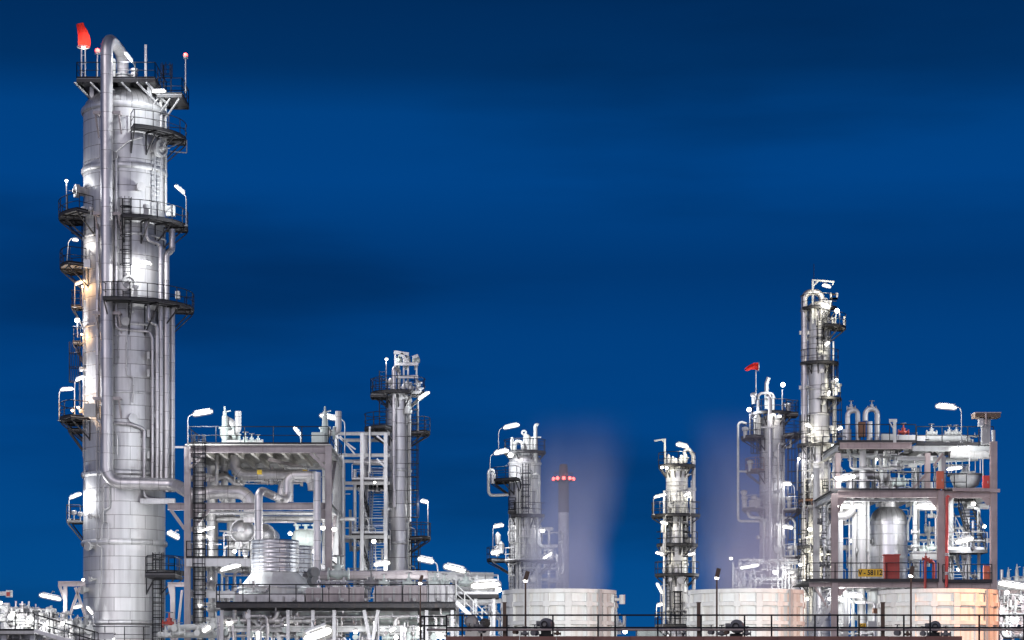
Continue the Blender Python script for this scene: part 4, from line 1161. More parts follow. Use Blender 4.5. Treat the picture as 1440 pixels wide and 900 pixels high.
# low plant behind the second cooling tower
SH = thing('pump_skid', PH(1070, 830, -5) - V((0, 0, 6)), 'low frame with pale pumps showing over the rim of the second cooling tower', 'pump frame')
for px in (1031, 1042, 1094, 1101):
    m = MB(); m.bar(PH(px, 960, -5) - V((0, 0, 1.5)), PH(px, 790 if px < 1050 else 789, -5), .16); obj('post', m, 'white_paint', SH)
for a, b in (((1031, 799), (1042, 799)), ((1062, 789), (1101, 789)), ((1078, 790), (1094, 802)), ((1031, 818), (1042, 826)), ((1042, 815), (1100, 815))):
    m = MB(); m.bar(PH(*a, -5), PH(*b, -5), .13); obj('beam', m, 'white_paint', SH)
m = MB(); rail(m, [PH(1040, 829, -5.2), PH(1100, 829, -5.2)], 1.0, .9); obj('railing', m, 'white_paint', SH)
relief_valve('pale upright pump left behind the second cooling tower rim', PH(1046, 832, -5), 2.1, (-1, 0, 0), mat='white_paint', group='pumps behind the second tower')
relief_valve('pale upright pump with bent pipe, middle of the second cooling tower rim', PH(1062, 832, -5), 1.7, (1, 0, 0), mat='white_paint', group='pumps behind the second tower')
t = thing('small_vessel', PH(1116, 845, -3), 'grey domed vessel at the foot of the pale column, by the white bracket', 'vessel')
m = MB(); c = PH(1117, 815, -3); m.lathe(c, [(.95, -3), (.95, .2), (.8, .55), (.45, .8), (0, .9)], 24); obj('shell', m, 'pipe_metal', t)
m = MB(); m.lathe(c, [(.95, .1), (1.03, .1), (1.03, .25), (.95, .25)], 24); obj('flange', m, 'galv', t)
partpipe(t, [PH(1101, 840, -4.5), PH(1101, 806, -4.5), PH(1115, 803, -4.5)], .13, mat='white_paint', bend=.2)

# ================================================================== tall column I
DI = 190.0; cI = (X(1152, DI), DI); RI = 15.8 * DI / F
zI = lambda py: Z(py, DI)
PI_ = lambda px, py, dd=0: W(px, py, DI + dd)
TI = thing('tall_column', (cI[0], DI, 0), 'tall thin column on the right with a thick U bend pipe along its left', 'column')
column_shell(TI, cI, RI, zI(432), head=.5, mat='cladding_tall', n=36)
for y in (434, 475, 548, 584, 655, 700, 745, 790): band(TI, cI, RI, zI(y), .18, .07, mat='cladding_tall', n=36)
partpipe(TI, [PI_(1156, 432), PI_(1156, 411, 0), PI_(1131, 411, -.3), PI_(1131, 900, -.3)], .27, bend=.62, n=18, straps=2.4)
for y in (468, 545, 640, 760):
    m = MB(); m.bar(PI_(1124, y, -.3), PI_(1138, y, -.3), .2, .3); m.bar(PI_(1127, y + 2, -.3), PI_(1137, y + 10, -.2), .12); obj('pipe_guide', m, 'galv', TI)
arc_platform(TI, cI, RI, -100, 60, zI(435), .55, gap=.05, nb=5, brk=.8)
arc_platform(TI, cI, RI, 5, 110, zI(462), 1.15, gap=.1, nb=3, brk=.9)
arc_platform(TI, cI, RI, -85, 95, zI(512), .6, gap=.05, nb=5, brk=.6)
arc_platform(TI, cI, RI, 0, 115, zI(562), .8, gap=.05, nb=3, brk=.9)
arc_platform(TI, cI, RI, -95, 100, zI(627), .85, gap=.05, nb=6, brk=1.1)
arc_platform(TI, cI, RI, -95, 100, zI(704), .75, gap=.05, nb=6, brk=.9, deckmat='rust')
arc_platform(TI, cI, RI, -95, 100, zI(770), .85, gap=.05, nb=6, brk=.9)
arc_platform(TI, cI, RI, -95, 100, zI(820), .85, gap=.05, nb=6, brk=.9)
for x, a, y0, y1 in ((1151, 0, 512, 448), (1165, 45, 565, 512), (1170, 60, 627, 562), (1131, -40, 830, 625), (1158, 10, 704, 676), (1158, 12, 820, 706), (1134, -50, 627, 585)):
    d = DI - sqrt(max(RI ** 2 - (X(x, DI) - cI[0]) ** 2, .1)) - .25
    ladder(TI, (X(x, DI), d), radians(a), zI(y0), zI(y1), w=.5, cagefrom=.9)
m = MB(); m.bar(PI_(1143, 455, -1.2), PI_(1143, 393, -1.2), .17); m.bar(PI_(1143.5, 394, -1.2), PI_(1173, 396.5, -1.2), .13); m.bar(PI_(1144, 402, -1.2), PI_(1150, 396, -1.2), .1); m.bar(PI_(1172, 396, -1.2), PI_(1171, 401, -1.2), .08); obj('davit', m, 'white_paint', TI)
m = MB(); m.tube([PI_(1144.5, 393, -1.2), PI_(1144.5, 371, -1.2)], .025, 6); obj('antenna', m, 'dark_steel', TI)
for x, y in ((1168, 412), (1177, 412)):
    m = MB(); m.bar(PI_(x, 420, -.3), PI_(x, y, -.3), .14); m.bar(PI_(1167, 414, -.3), PI_(1178, 414, -.3), .1); m.bar(PI_(1167, 420, -.3), PI_(1178, 420, -.3), .16); obj('vent_frame', m, 'galv', TI)
partpipe(TI, [PI_(1187, 463, -.6), PI_(1187, 446, -.6), PI_(1189, 446, -.6)], .09, mat='pipe_pale', bend=.1)
partpipe(TI, [PI_(1172, 820, -.8), PI_(1172, 480, -.8)], .08, mat='galv', straps=4)
partpipe(TI, [PI_(1175, 620, -.9), PI_(1175, 560, -.9)], .1, mat='galv')
for x, y in ((1160, 425), (1166, 428), (1172, 452), (1160, 503), (1176, 550), (1138, 615), (1142, 618), (1170, 604), (1158, 694), (1148, 696), (1136, 760), (1143, 812), (1160, 812), (1172, 540), (1180, 545), (1140, 652), (1168, 645)):
    m = MB(); c = PI_(x, y, -1.3); m.lathe(c, [(0, -.35), (.13, -.35), (.16, .1), (.24, .15), (.24, .3), (0, .35)], 8); obj('transmitter', m, 'galv', TI)
for px, py, r in ((1157, 618, .30), (1149, 757, .28)):
    m = MB(); d = DI - sqrt(RI ** 2 - (X(px, DI) - cI[0]) ** 2); m.lathe((X(px, DI), d + .1, zI(py)), [(r, 0), (r, .5), (r * 1.25, .5), (r * 1.25, .65), (0, .68)], 18, (0, -1, 0)); obj('manway', m, 'galv', TI)


# ================================================================== right-hand process frame
DJ, DJB = 150.0, 159.0
zJ = lambda py: Z(py, DJ)
J = lambda px, py, dd=0: W(px, py, DJ + dd)
FJ = thing('process_frame', (X(1285, DJ), DJ, 0), 'tall open process frame on the right around the vessel with the yellow sign', 'steel frame')
p1, p2, p3 = X(1173.5, DJ), X(1322.5, DJ), X(1397, DJ)
for x, y, top in ((p1, DJ, 694), (p2, DJ, 690), (p3, DJ, 621), (p1, DJB, 640), (p2, DJB, 640), (p3, DJB, 640)):
    m = MB(); m.hb((x, y, 0), (x, y, zJ(top)), .42, .42); obj('post', m, 'steel_pink' if y == DJ else 'galv', FJ)
for x in (X(1183, DJ), X(1310, DJ)):
    m = MB(); m.hb((x, DJ + 1.5, zJ(690)), (x, DJ + 1.5, zJ(634)), .34, .34); obj('upper_post', m, 'steel_pink', FJ)
EJ = 1.5
for a, b, py, y, h, mt in ((1178, 1318, 695, DJ, .44, 'steel_pink'), (1327, 1393, 696, DJ, .40, 'steel_pink'), (1178, 1318, 822, DJ, .38, 'steel_pink'), (1138, 1169, 822, DJ, .3, 'steel_pink'),
                           (1327, 1393, 824, DJ, .34, 'steel_pink'), (1181, 1282, 627, DJ + EJ, .42, 'steel_pink'), (1283, 1396, 631, DJ + EJ, .34, 'white_paint'), (1262, 1312, 645, DJ + EJ, .24, 'white_paint'),
                           (1178, 1318, 690, DJB, .4, 'galv'), (1327, 1393, 690, DJB, .4, 'galv'), (1178, 1318, 640, DJB, .4, 'galv'), (1178, 1318, 770, DJB, .3, 'galv'), (1327, 1393, 760, DJB, .3, 'galv'), (1178, 1318, 822, DJB, .4, 'galv')):
    beam(FJ, (X(a, y), y, Z(py, y)), (X(b, y), y, Z(py, y)), .3, h, mt)
for x in (p1, p2, p3):
    for py in (695, 822):
        beam(FJ, (x, DJ + .23, zJ(py)), (x, DJB - .23, zJ(py)), .28, .4, 'galv')
for x in (X(1183, DJ), X(1310, DJ)):
    beam(FJ, (x, DJ + 1.7, zJ(627)), (x, DJB - .3, zJ(627)), .28, .4, 'galv')
for a, b in (((1281, 690), (1305, 664)), ((1313, 655), (1326, 638)), ((1146, 826), (1169, 862)), ((1178, 720), (1186, 700)), ((1318, 715), (1308, 700))):
    m = MB(); m.bar(J(*a, .6), J(*b, .6), .15); obj('brace', m, 'steel_pink', FJ)
# decks
for a, b, py, d0, d1, nm in ((1168, 1322, 690, 0, 8.6, 'deck'), (1325, 1400, 691, 0, 8.6, 'deck'), (1178, 1288, 622, EJ, 8.6, 'deck'), (1289, 1397, 625, EJ, 8.6, 'deck'), (1138, 1320, 817, -.3, 8.6, 'deck'), (1326, 1395, 818, -.3, 5, 'deck')):
    m = MB(); xa, xb = X(a, DJ + d0), X(b, DJ + d0); z = Z(py, DJ + d0)
    m.box(((xa + xb) / 2, DJ + (d0 + d1) / 2, z), (xb - xa, d1 - d0, .07)); m.box(((xa + xb) / 2, DJ + d0 - .03, z + .04), (xb - xa, .05, .2))
    dk = obj(nm, m, 'grating', FJ)
    m = MB(); yf = DJ + d0 + .05
    if not (a == 1326 or a == 1325): rail(m, [(xa, yf, z + .04), (xb, yf, z + .04)], 1.15, 1.6)
    if a == 1325 : rail(m, [(xa, yf, z + .04), (xa + 1.6, yf, z + .04)], 1.15, .8)
    if py < 640:
        mb_ = MB(); rail(mb_, [(xa, DJB, z + .04), (xb, DJB, z + .04)], 1.15, 1.6); obj('railing', mb_, 'dark_steel', dk)
    if a == 1138: rail(m, [(xa, yf, z + .04), (xa, DJ + 1.0, z + .04)], 1.15, 1)
    if a == 1326: rail(m, [(xa, yf, z + .04), (xb, yf, z + .04)], 1.1, 1.6)
    if m.v: obj('railing', m, 'dark_steel', dk)
for k in range(1, 10):
    x = p1 + (p2 - p1) * k / 10
    for py in (692, 819):
        m = MB(); m.bar((x, DJ + .2, zJ(py) - .2), (x, DJB - .2, zJ(py) - .2), .14, .26); obj('joist', m, 'galv', FJ)
m = MB(); m.bar(J(1393, 690, -.3), J(1406, 690, -.3), .18, .22); m.bar(J(1340, 688, -.3), J(1393, 689, -.3), .16, .2); obj('stub_beam', m, 'steel_pink', FJ)
ladder(FJ, (X(1386, DJ), DJ + 1.2), 0, zJ(625), zJ(600), w=.4, cage=False)
stair(FJ, J(1365.5, 771, .5), V((X(1365.5, DJ), DJ + 4.2, zJ(706))), V((.95, 0, 0)), 'dark_steel', 'dark_steel')
stair(FJ, J(1341, 817, .8), V((X(1341, DJ), DJ + 4.5, zJ(772))), V((.8, 0, 0)), 'galv', 'galv')
stair(FJ, J(1340, 770, 2), V((X(1340, DJ), DJ + 5.5, zJ(715))), V((.7, 0, 0)), 'galv', 'galv')
flat_platform(FJ, X(1335, DJ), X(1392, DJ), DJ + .8, DJ + 3, zJ(771), railmat='galv', sides='f')
stair(FJ, J(1140, 900, .4), J(1170, 850, .4), V((0, .8, 0)), 'galv', 'galv')

# vessel with dome
DV = 155.0; cV = (X(1249.5, DV), DV); RV = 26.5 * DV / F; zV = lambda py: Z(py, DV)
TV = thing('domed_vessel', (cV[0], DV, zV(832)), 'shiny domed vessel with a short neck, standing in the right frame', 'vessel')
m = MB(); m.lathe((cV[0], DV, 0), [(RV, zV(834)), (RV, zV(736))], 48); obj('shell', m, 'vessel_metal', TV)
m = MB(); hd = zV(712) - zV(735)
m.lathe((cV[0], DV, zV(735)), [(RV * 1.0 * cos(t), hd * 1.08 * sin(t)) for t in [pi / 2 * .86 * k / 9 for k in range(10)]], 48); obj('dome', m, 'dome_metal', TV)
m = MB(); m.lathe((cV[0], DV, zV(735)), [(RV - .02, -.2), (RV + .09, -.18), (RV + .09, .06), (RV - .02, .1)], 48); obj('rim', m, 'vessel_metal', TV)
m = MB(); rn = 13.5 * DV / F; m.lathe((cV[0], DV, 0), [(rn, zV(716)), (rn, zV(697))], 28); obj('neck', m, 'vessel_metal', TV)
m = MB(); m.lathe((cV[0], DV, zV(684)), [(rn, -1.3), (rn * 1.05, -.3), (rn * 1.1, -.3), (rn * 1.1, 0), (rn, .02), (rn, .16), (rn * 1.1, .2), (rn * 1.1, .42), (rn * .5, .5), (0, .5)], 26); obj('flange', m, 'vessel_metal', TV)
for y in (752, 784):
    m = MB(); m.lathe((cV[0], DV, zV(y)), [(RV, -.05), (RV + .02, -.05), (RV + .02, .05), (RV, .05)], 48); obj('strap', m, 'galv', TV)
valve('valve on the left side of the domed vessel', W(1218, 762, 154.6), .42, mat='white_paint', group='valves in the right frame')
# yellow equipment number on the railing
sg = thing('equipment_sign', J(1224, 811, -.42), 'yellow sign reading V - 58112 on the railing of the right frame', 'sign')
m = MB(); m.box(J(1224, 805.5, -.42), (34 * DJ / F, .03, 11 * DJ / F)); obj('plate', m, 'sign_yellow', sg)


def text(root, s, c, h, mat, name='lettering', sx=1.0):
    cu = bpy.data.curves.new('lettering', 'FONT'); cu.body = s; cu.size = h; cu.align_x = 'CENTER'; cu.align_y = 'CENTER'; cu.extrude = .006; cu.resolution_u = 3; cu.offset = h * .03
    o = bpy.data.objects.new(name, cu); COL.objects.link(o)
    bpy.context.view_layer.update()
    me = bpy.data.meshes.new_from_object(o); bpy.data.objects.remove(o)
    me.materials.clear(); me.materials.append(M[mat])
    o = bpy.data.objects.new(name, me); COL.objects.link(o)
    o.rotation_euler = (pi / 2, 0, 0); o.scale = (sx, 1, 1); o.parent = root; o.location = V(c) - WL[root.name]
    return o


text(sg, 'V - 58112', J(1224, 805.6, -.445), .46, 'sign_black', sx=.86)
# red door box in front of the vessel
t = thing('fire_cabinet', J(1253.5, 817, .3), 'tall dark red cabinet with a lid in front of the domed vessel', 'cabinet', 'red cabinets')
m = MB(); m.box(J(1253.5, 799, .3), (1.0, .5, 36 * DJ / F)); obj('case', m, 'red_paint', t)
m = MB(); m.box(J(1253.5, 780.5, .28), (1.12, .6, .08)); obj('lid', m, 'red_paint', t)
m = MB(); m.box(J(1253.5, 799.5, -.06 + .1), (.86, .03, 30 * DJ / F)); obj('door', m, 'red_paint', t)
for lb, px, py, w, h, dd, mt in (('orange red hose cabinet at the top of the mid deck post', 1322, 675, .46, 1.15, -.35, 'orange_paint'), ('narrow red hose cabinet by the right post above the mid deck', 1386.5, 678, .42, .85, .3, 'red_bright'),
                             ('red hose cabinet by the right post above the lower deck', 1387, 805, .38, .9, .1, 'orange_paint')):
    t = thing('fire_cabinet', J(px, py, dd) - V((0, 0, h / 2)), lb, 'cabinet', 'red cabinets')
    m = MB(); m.box(J(px, py, dd), (w, .3, h)); obj('case', m, mt, t)
    m = MB(); m.box(J(px, py, dd - .17), (w * .86, .03, h * .9)); obj('door', m, mt, t)
    m = MB(); m.box(J(px, py, dd - .19) + V((w * .3, 0, 0)), (.05, .03, .16)); obj('handle', m, 'galv', t)
# red fire water lines
pipe('bright red vertical hose pipe beside the middle post of the right frame', [J(1331, 826, -.35), J(1331.5, 760, -.35), J(1331.8, 700, -.35), J(1334, 697, -.35)], .10, mat='red_bright', bend=.1, group='red fire water pipes', fl=((0, .3), (0, .7)))
pipe('dark red riser with an arm between vessel and middle post', [J(1301, 830, -.35), J(1301, 788, -.35), J(1311, 788, -.35)], .09, mat='red_paint', bend=.15, group='red fire water pipes')
pipe('short dark red riser right of the taller red riser', [J(1313, 817, .4), J(1313, 791, .4), J(1306, 790, .4)], .10, mat='red_paint', bend=.1, group='red fire water pipes')
valve('red valve on top of the dark red riser', J(1302, 786, -.35), .22, mat='red_paint', group='valves in the right frame')
valve('red valve on the top deck of the right frame', J(1270.5, 608, 3), .34, mat='red_paint', group='valves in the right frame')

# piping of the right frame
G5 = 'pipes in the right frame'
RJ = [
    ('first inverted U pipe on the top deck, left one', [(1192, 620, 4), (1192, 580, 4), (1206, 575, 4), (1207, 620, 4)], .17, 'pipe_pale', .35),
    ('second inverted U pipe on the top deck, right one', [(1217, 592, 4), (1217, 575, 4), (1234, 575, 4), (1233.5, 620, 4)], .18, 'pipe_pale', .4),
    ('short domed riser between the two inverted U pipes', [(1223, 620, 3.6), (1223, 593, 3.6)], .2, 'pipe_pale', .2),
    ('stout pipe stub under the left inverted U pipe', [(1191, 621, 4), (1191, 604, 4)], .3, 'pipe_pale', .2),
    ('arched thick pipe over the mid deck leading to the vessel flange', [(1196, 690, 4), (1196, 668, 4), (1249, 668, 4), (1249, 682, 4.6)], .29, 'pipe_metal', .7),
    ('pale looped line under the top deck, left half', [(1193, 632, 3), (1193, 640, 3), (1232, 642, 3), (1232, 634, 3)], .13, 'white_paint', .3),
    ('pale step line under the top deck, right half', [(1208, 643, 3.4), (1238, 642, 3.4), (1240, 680, 3.4)], .13, 'white_paint', .3),
    ('big U bend duct hanging under the mid deck by the left post', [(1176, 725, 3), (1190, 725, 3), (1198, 716, 3), (1198, 702, 3)], .34, 'pipe_metal', .7),
    ('first pale vertical pipe right of the left post', [(1182, 830, 3), (1182, 705, 3)], .17, 'pipe_pale', .2),
    ('slender vertical pipe with a cross arm, right of the left post', [(1194.5, 826, 4), (1194.5, 724, 4)], .07, 'pipe_pale', .2),
    ('stout pale vertical pipe in front of the vessel left side', [(1202.5, 826, 3.5), (1202.5, 720, 3.5)], .24, 'pipe_pale', .2),
    ('thick pale vertical pipe with a collar beside the vessel', [(1212, 826, 3), (1212, 705, 3)], .32, 'pipe_pale', .2),
    ('thin vertical pipe hugging the vessel left edge', [(1221, 826, 3), (1221, 700, 3)], .1, 'pipe_pale', .2),
    ('pale vertical pipe right of the vessel, with valves on it', [(1286.5, 775, 3), (1286.5, 702, 3)], .14, 'white_paint', .2),
    ('thin pale pipe hooking off the vessel top at right', [(1277, 760, 4), (1277, 735, 4), (1281, 724, 4), (1281, 700, 4)], .07, 'white_paint', .2),
    ('upper pale line crossing the sky right of the vessel', [(1288, 752, 7), (1318, 752, 7)], .08, 'white_paint', .2),
    ('lower pale line crossing the sky right of the vessel', [(1288, 760, 7), (1318, 760, 7)], .08, 'white_paint', .2),
    ('short vertical pipe up to the top deck above the arched pipe', [(1213, 690, 3), (1213, 632, 3)], .24, 'pipe_pale', .2),
    ('pale vertical pipe close left of the arched pipe', [(1202, 690, 5), (1202, 632, 5)], .15, 'white_paint', .2),
    ('pale vertical pipe inside the arch', [(1220.5, 690, 5), (1220.5, 640, 5)], .15, 'white_paint', .2),
    ('second pale vertical pipe inside the arch', [(1229, 690, 5), (1229, 640, 5)], .15, 'white_paint', .2),
    ('pale vertical pipe at the right foot of the arch', [(1245, 664, 5), (1245, 635, 5)], .15, 'white_paint', .2),
    ('white stout post pipe right of the upper pink post', [(1324, 664, 4), (1324, 630, 4)], .22, 'white_paint', .2),
    ('white vertical pipe between the stairs and the middle post', [(1337, 690, 3.5), (1337, 820, 3.5)], .2, 'white_paint', .2),
    ('white vertical pipe below the right stair', [(1376.5, 817, 2.5), (1376.5, 716, 2.5), (1370, 714, 2.5)], .11, 'white_paint', .2),
    ('large white horizontal drum pipe on the top deck at right', [(1302, 617, 4), (1358, 617, 4), (1362, 621, 4), (1361, 630, 4)], .27, 'white_paint', .3),
    ('grey horizontal header at the end of the top deck', [(1335, 636, 3), (1392, 637, 3)], .42, 'pipe_pale', .2),
    ('long horizontal pale pipe right under the top deck', [(1262, 650, 4), (1375, 644, 4)], .2, 'white_paint', .2),
    ('thin line hanging below the top deck in the middle', [(1252, 653, 3), (1300, 653, 3), (1300, 642, 3)], .07, 'white_paint', .2),
    ('pale vertical bottle pipe at the right post top', [(1397, 622, 0), (1397, 605, 0)], .13, 'white_paint', .2),
    ('horizontal pale line under the mid deck at far right', [(1360, 712, 4), (1390, 712, 4)], .2, 'white_paint', .2),
    ('pale pipe leaving the left post low down', [(1182, 905, 3), (1182, 826, 3)], .2, 'pipe_pale', .2),
    ('pale pipe standing behind the small yellow tag plate', [(1211, 905, 3), (1211, 826, 3)], .26, 'pipe_pale', .2),
    ('bright wide pipe left of the third cooling tower', [(1228, 905, 3), (1228, 832, 3)], .4, 'white_paint', .2),
    ('thin pale pipe between the left post and the tag plate', [(1200, 905, 3), (1200, 828, 3)], .1, 'white_paint', .2),
    ('lower cross line by the small tag plate', [(1180, 846, 2.8), (1216, 846, 2.8)], .08, 'white_paint', .2),
    ('grey riser just left of the left post, full height', [(1152, 905, 5), (1152, 826, 5)], .2, 'pipe_metal', .2),
]
for lb, pts, r, mt, bd in RJ:
    pipe(lb, [J(*p) for p in pts], r, mat=mt, bend=bd, group=G5, straps=2.2 if mt != 'white_paint' else 0)
for lb, px, py, dd, s, mt in (('collar valve on the thick pipe beside the vessel', 1212, 775, 3, .4, 'white_paint'), ('lower valve on the pale pipe right of the vessel', 1287, 768, 2.9, .26, 'white_paint'), ('upper valve on the pale pipe right of the vessel', 1287, 748, 2.9, .26, 'white_paint'),
                       ('valve left on the ledge right of the vessel', 1299, 774, 3, .3, 'pale_green'), ('valve right on the ledge below the sky lines', 1310, 771, 3, .34, 'pale_green'), ('valve topping the left inverted U pipe', 1197, 574, 4, .28, 'galv'),
                       ('valve topping the right inverted U pipe', 1226, 574, 4, .28, 'galv'), ('small valve beside the vessel flange on the mid deck', 1264, 680, 3, .42, 'pale_green'), ('spindly valve further right on the mid deck', 1271, 678, 3.2, .3, 'pale_green'),
                       ('first valve on the white drum pipe on the top deck', 1310, 609, 4, .34, 'white_paint'), ('second valve on the white drum pipe on the top deck', 1335, 609, 4, .3, 'white_paint'), ('third valve on the white drum pipe, by the lamp pole', 1345, 609, 4, .3, 'white_paint'), ('valve just under the top deck by the short arm', 1259, 654, 3, .36, 'galv')):
    valve(lb, J(px, py, dd), s, mat=mt, group='valves in the right frame')
m = MB()
t = thing('bracket_ledge', J(1300, 786, 3), 'grey box ledge with pipes in the sky gap right of the vessel', 'ledge')
m.box(J(1300, 783, 3), (38 * DJ / F, 1.2, 9 * DJ / F)); obj('case', m, 'white_paint', t)
m = MB(); m.box(J(1300, 777, 3), (40 * DJ / F, 1.3, .1)); obj('top_plate', m, 'galv', t)
t = thing('hopper', J(1358, 692, 4), 'round bottomed grey bowl platform near the right end of the mid deck', 'hopper')
m = MB(); m.lathe(J(1358, 668, 4), [(1.05, 0), (1.05, -.2), (.85, -.7), (.4, -1.0), (0, -1.05)], 24); obj('bowl', m, 'galv', t)
m = MB(); m.lathe(J(1358, 668, 4), [(1.1, -.06), (1.25, -.06), (1.25, .04), (1.1, .04)], 24); obj('rim', m, 'grating', t)
for k in range(8):
    a = 2 * pi * k / 8; m = MB(); p = J(1358, 668, 4) + V((1.15 * cos(a), 1.15 * sin(a), 0)); m.bar(p, p + V((0, 0, 1.1)), .05); obj('rail_post', m, 'galv', t)
# T shaped flat roof stack on the corner
t = thing('vent_stack', J(1386, 625, 1), 'brown T shaped vent with flat cap at the top right of the right frame', 'vent')
m = MB(); m.box(J(1386, 607, 1), (.55, .5, 36 * DJ / F)); obj('stack', m, 'steel_grey', t)
m = MB(); m.box(J(1386.5, 585.2, 1), (36 * DJ / F, 1.2, 6 * DJ / F)); obj('cap', m, 'brown_metal', t)
m = MB(); m.box(J(1386.5, 581.8, 1), (37.5 * DJ / F, 1.3, .07)); m.bar(J(1386.5, 581, .3), J(1386.5, 596, .3), .1); obj('cap_rim', m, 'steel_pink', t)
m = MB(); m.box(J(1379, 594, .8), (.3, .5, .5)); obj('side_box', m, 'galv', t)
t = thing('davit', J(1257, 623, 1.5), 'white bracket post with a square flag top on the top deck edge', 'davit')
m = MB(); m.bar(J(1258, 623, 1.5), J(1258, 591, 1.5), .2); obj('post', m, 'white_paint', t)
m = MB(); m.plate([(0, 0), (.1, 0), (.1, .08), (0, .08)], 0, .01); m = MB(); c = J(1255, 594, 1.5)
m.bar(c + V((-.22, 0, .12)), c + V((.3, 0, .12)), .14, .2); m.bar(c + V((-.2, 0, .05)), c + V((.1, 0, -.5)), .08); obj('arm', m, 'white_paint', t)
junction_box('flat pale box standing behind the top deck railing in the middle', J(1247, 616, 3), (.75, .5, .5), 'white_paint')
junction_box('long grey equipment box at the right half of the top deck', J(1280, 617, 3), (1.9, .8, .42), 'pipe_pale')
junction_box('brownish valve block between the inverted U pipes', J(1212, 604, 3.5), (.45, .45, 1.0), 'rust')
junction_box('pale cabinet hanging under the top deck right of the arm', J(1283, 655, 3), (.55, .4, .26), 'white_paint')
t = thing('tag_plate', J(1213, 884, -.3), 'small yellow tag plate with C - 5 low on the right frame', 'sign')
m = MB(); m.box(J(1213, 880, -.3), (10 * DJ / F, .03, 7 * DJ / F)); obj('plate', m, 'sign_yellow', t)
text(t, 'C-5', J(1213, 880, -.325), .27, 'sign_black', sx=.8)
for lb, px, py, w, h, mt in (('dark purple box beside the small yellow tag plate', 1226, 879, .55, .5, 'steel_grey'), ('small brown box left of the third cooling tower', 1231, 859, .35, .35, 'rust')):
    junction_box(lb, J(px, py, -.2), (w, .4, h), mt)


# ================================================================== three cooling tower cells
DT = 100.0
def cooling(px, wpx, label):
    R = wpx / 2 * DT / F; cx = X(px, DT); zr = Z(831.5, DT) ; c = (cx, DT, 0)
    t = thing('cooling_tower', (cx, DT, 0), label, 'cooling tower', 'round cooling tower cells')
    m = MB(); m.lathe(c, [(R, 0), (R, zr), (R - .06, zr), (R - .06, 0)], 72); obj('shell', m, 'panel_white', t)
    m = MB(); m.lathe(c, [(R + .004, zr - .16), (R + .09, zr - .15), (R + .09, zr + .02), (R - .09, zr + .02), (R - .09, zr - .1)], 72); obj('rim', m, 'rib_white', t)
    for py in (851, 877):
        z = Z(py, DT); m = MB(); m.lathe(c, [(R + .004, z - .1), (R + .14, z - .09), (R + .14, z + .06), (R + .004, z + .09)], 72); obj('hoop', m, 'rib_white', t)
    n = 17
    for k in range(n):
        a = 2 * pi * (k + .35) / n
        if cos(a) < -.25: continue
        wide = k % 3 != 1
        m = MB(); e = V((sin(a), -cos(a), 0)); s = V((cos(a), sin(a), 0))
        m.frame(V((cx, DT, (zr - .17) / 2)) + e * (R + .055), s, e, V((0, 0, 1)), .26 if wide else .14, .13, zr - .17); obj('rib', m, 'rib_white', t)
        # joint plates with bolts where the rib meets the hoop
        m = MB(); z = Z(851, DT); m.frame(V((cx, DT, z - .02)) + e * (R + .15), s, e, V((0, 0, 1)), .3, .03, .22); obj('joint_plate', m, 'rib_white', t)
    a = radians(41); e = V((sin(a), -cos(a), 0)); s = V((cos(a), sin(a), 0))
    m = MB(); m.frame(V((cx, DT, zr / 2)) + e * (R + .2), s, e, V((0, 0, 1)), .13, .1, zr); obj('cable_tray', m, 'steel_grey', t)
    m = MB(); m.lathe((cx, DT, zr - 1.6), [(0, .3), (.5, .3), (.5, 0), (0, 0)], 20)
    for k in range(6):
        b = 2 * pi * k / 6; m.bar((cx, DT, zr - 1.5), (cx + (R - .3) * cos(b), DT + (R - .3) * sin(b), zr - 1.45), .4, .05)
    obj('fan', m, 'motor_grey', t)
    return t


cooling(786.5, 155, 'white cooling tower cell nearest the middle, steam rising over its rim toward the chimney')
cooling(1048.5, 157, 'white cooling tower cell below the veiled column, middle of the three')
cooling(1319, 160, 'cooling tower cell under the right process frame, glowing orange at one side')
t = thing('pipe_stub', W(866, 842, 99), 'small white valve arm sticking out of the nearest-to-middle cooling tower', 'pipe')
m = MB(); m.tube([W(864, 843, 99), W(875, 843, 99)], .07, 8); obj('arm', m, 'white_paint', t)
m = MB(); m.lathe(W(875, 843, 99), [(0, -.2), (.13, -.2), (.13, .2), (0, .2)], 10); obj('head', m, 'white_paint', t)

# ================================================================== front wall and its railing
DW = 65.0
wl = thing('boundary_wall', (X(989, DW), DW, 0), 'long low red brown wall with a coping along the bottom edge', 'wall')
zw = Z(895, DW)
m = MB(); m.box(((X(628, DW) + X(1350, DW)) / 2, DW, (zw - .2) / 2), (X(1350, DW) - X(628, DW), .3, zw - .2)); obj('wall', m, 'wallbrick', wl)
m = MB()
n = 14; xa, xb = X(627, DW), X(1351, DW)
for k in range(n):
    m.box((xa + (xb - xa) * (k + .5) / n, DW, zw - .1 + .004 * (k % 2)), ((xb - xa) / n - .012, .44, .198))
obj('coping', m, 'coping', wl)
RG_ = thing('guard_railing', (X(1010, DW), DW + .6, 0), 'dark two bar guard railing running behind the red brown wall', 'railing')
DR = DW + .6; z1, z2 = Z(865, DR), Z(882.6, DR)
for z, r in ((z1, .024), (z2, .024)):
    m = MB(); m.tube([(X(628, DR), DR, z), (X(1470, DR), DR, z)], r, 8); obj('rail', m, 'dark_steel', RG_)
m = MB(); m.tube([(X(592, DR), DR, Z(867, DR)), (X(628, DR), DR, Z(867, DR))], .024, 8); m.tube([(X(592, DR), DR, Z(880, DR)), (X(628, DR), DR, Z(880, DR))], .024, 8); obj('rail', m, 'dark_steel', RG_)
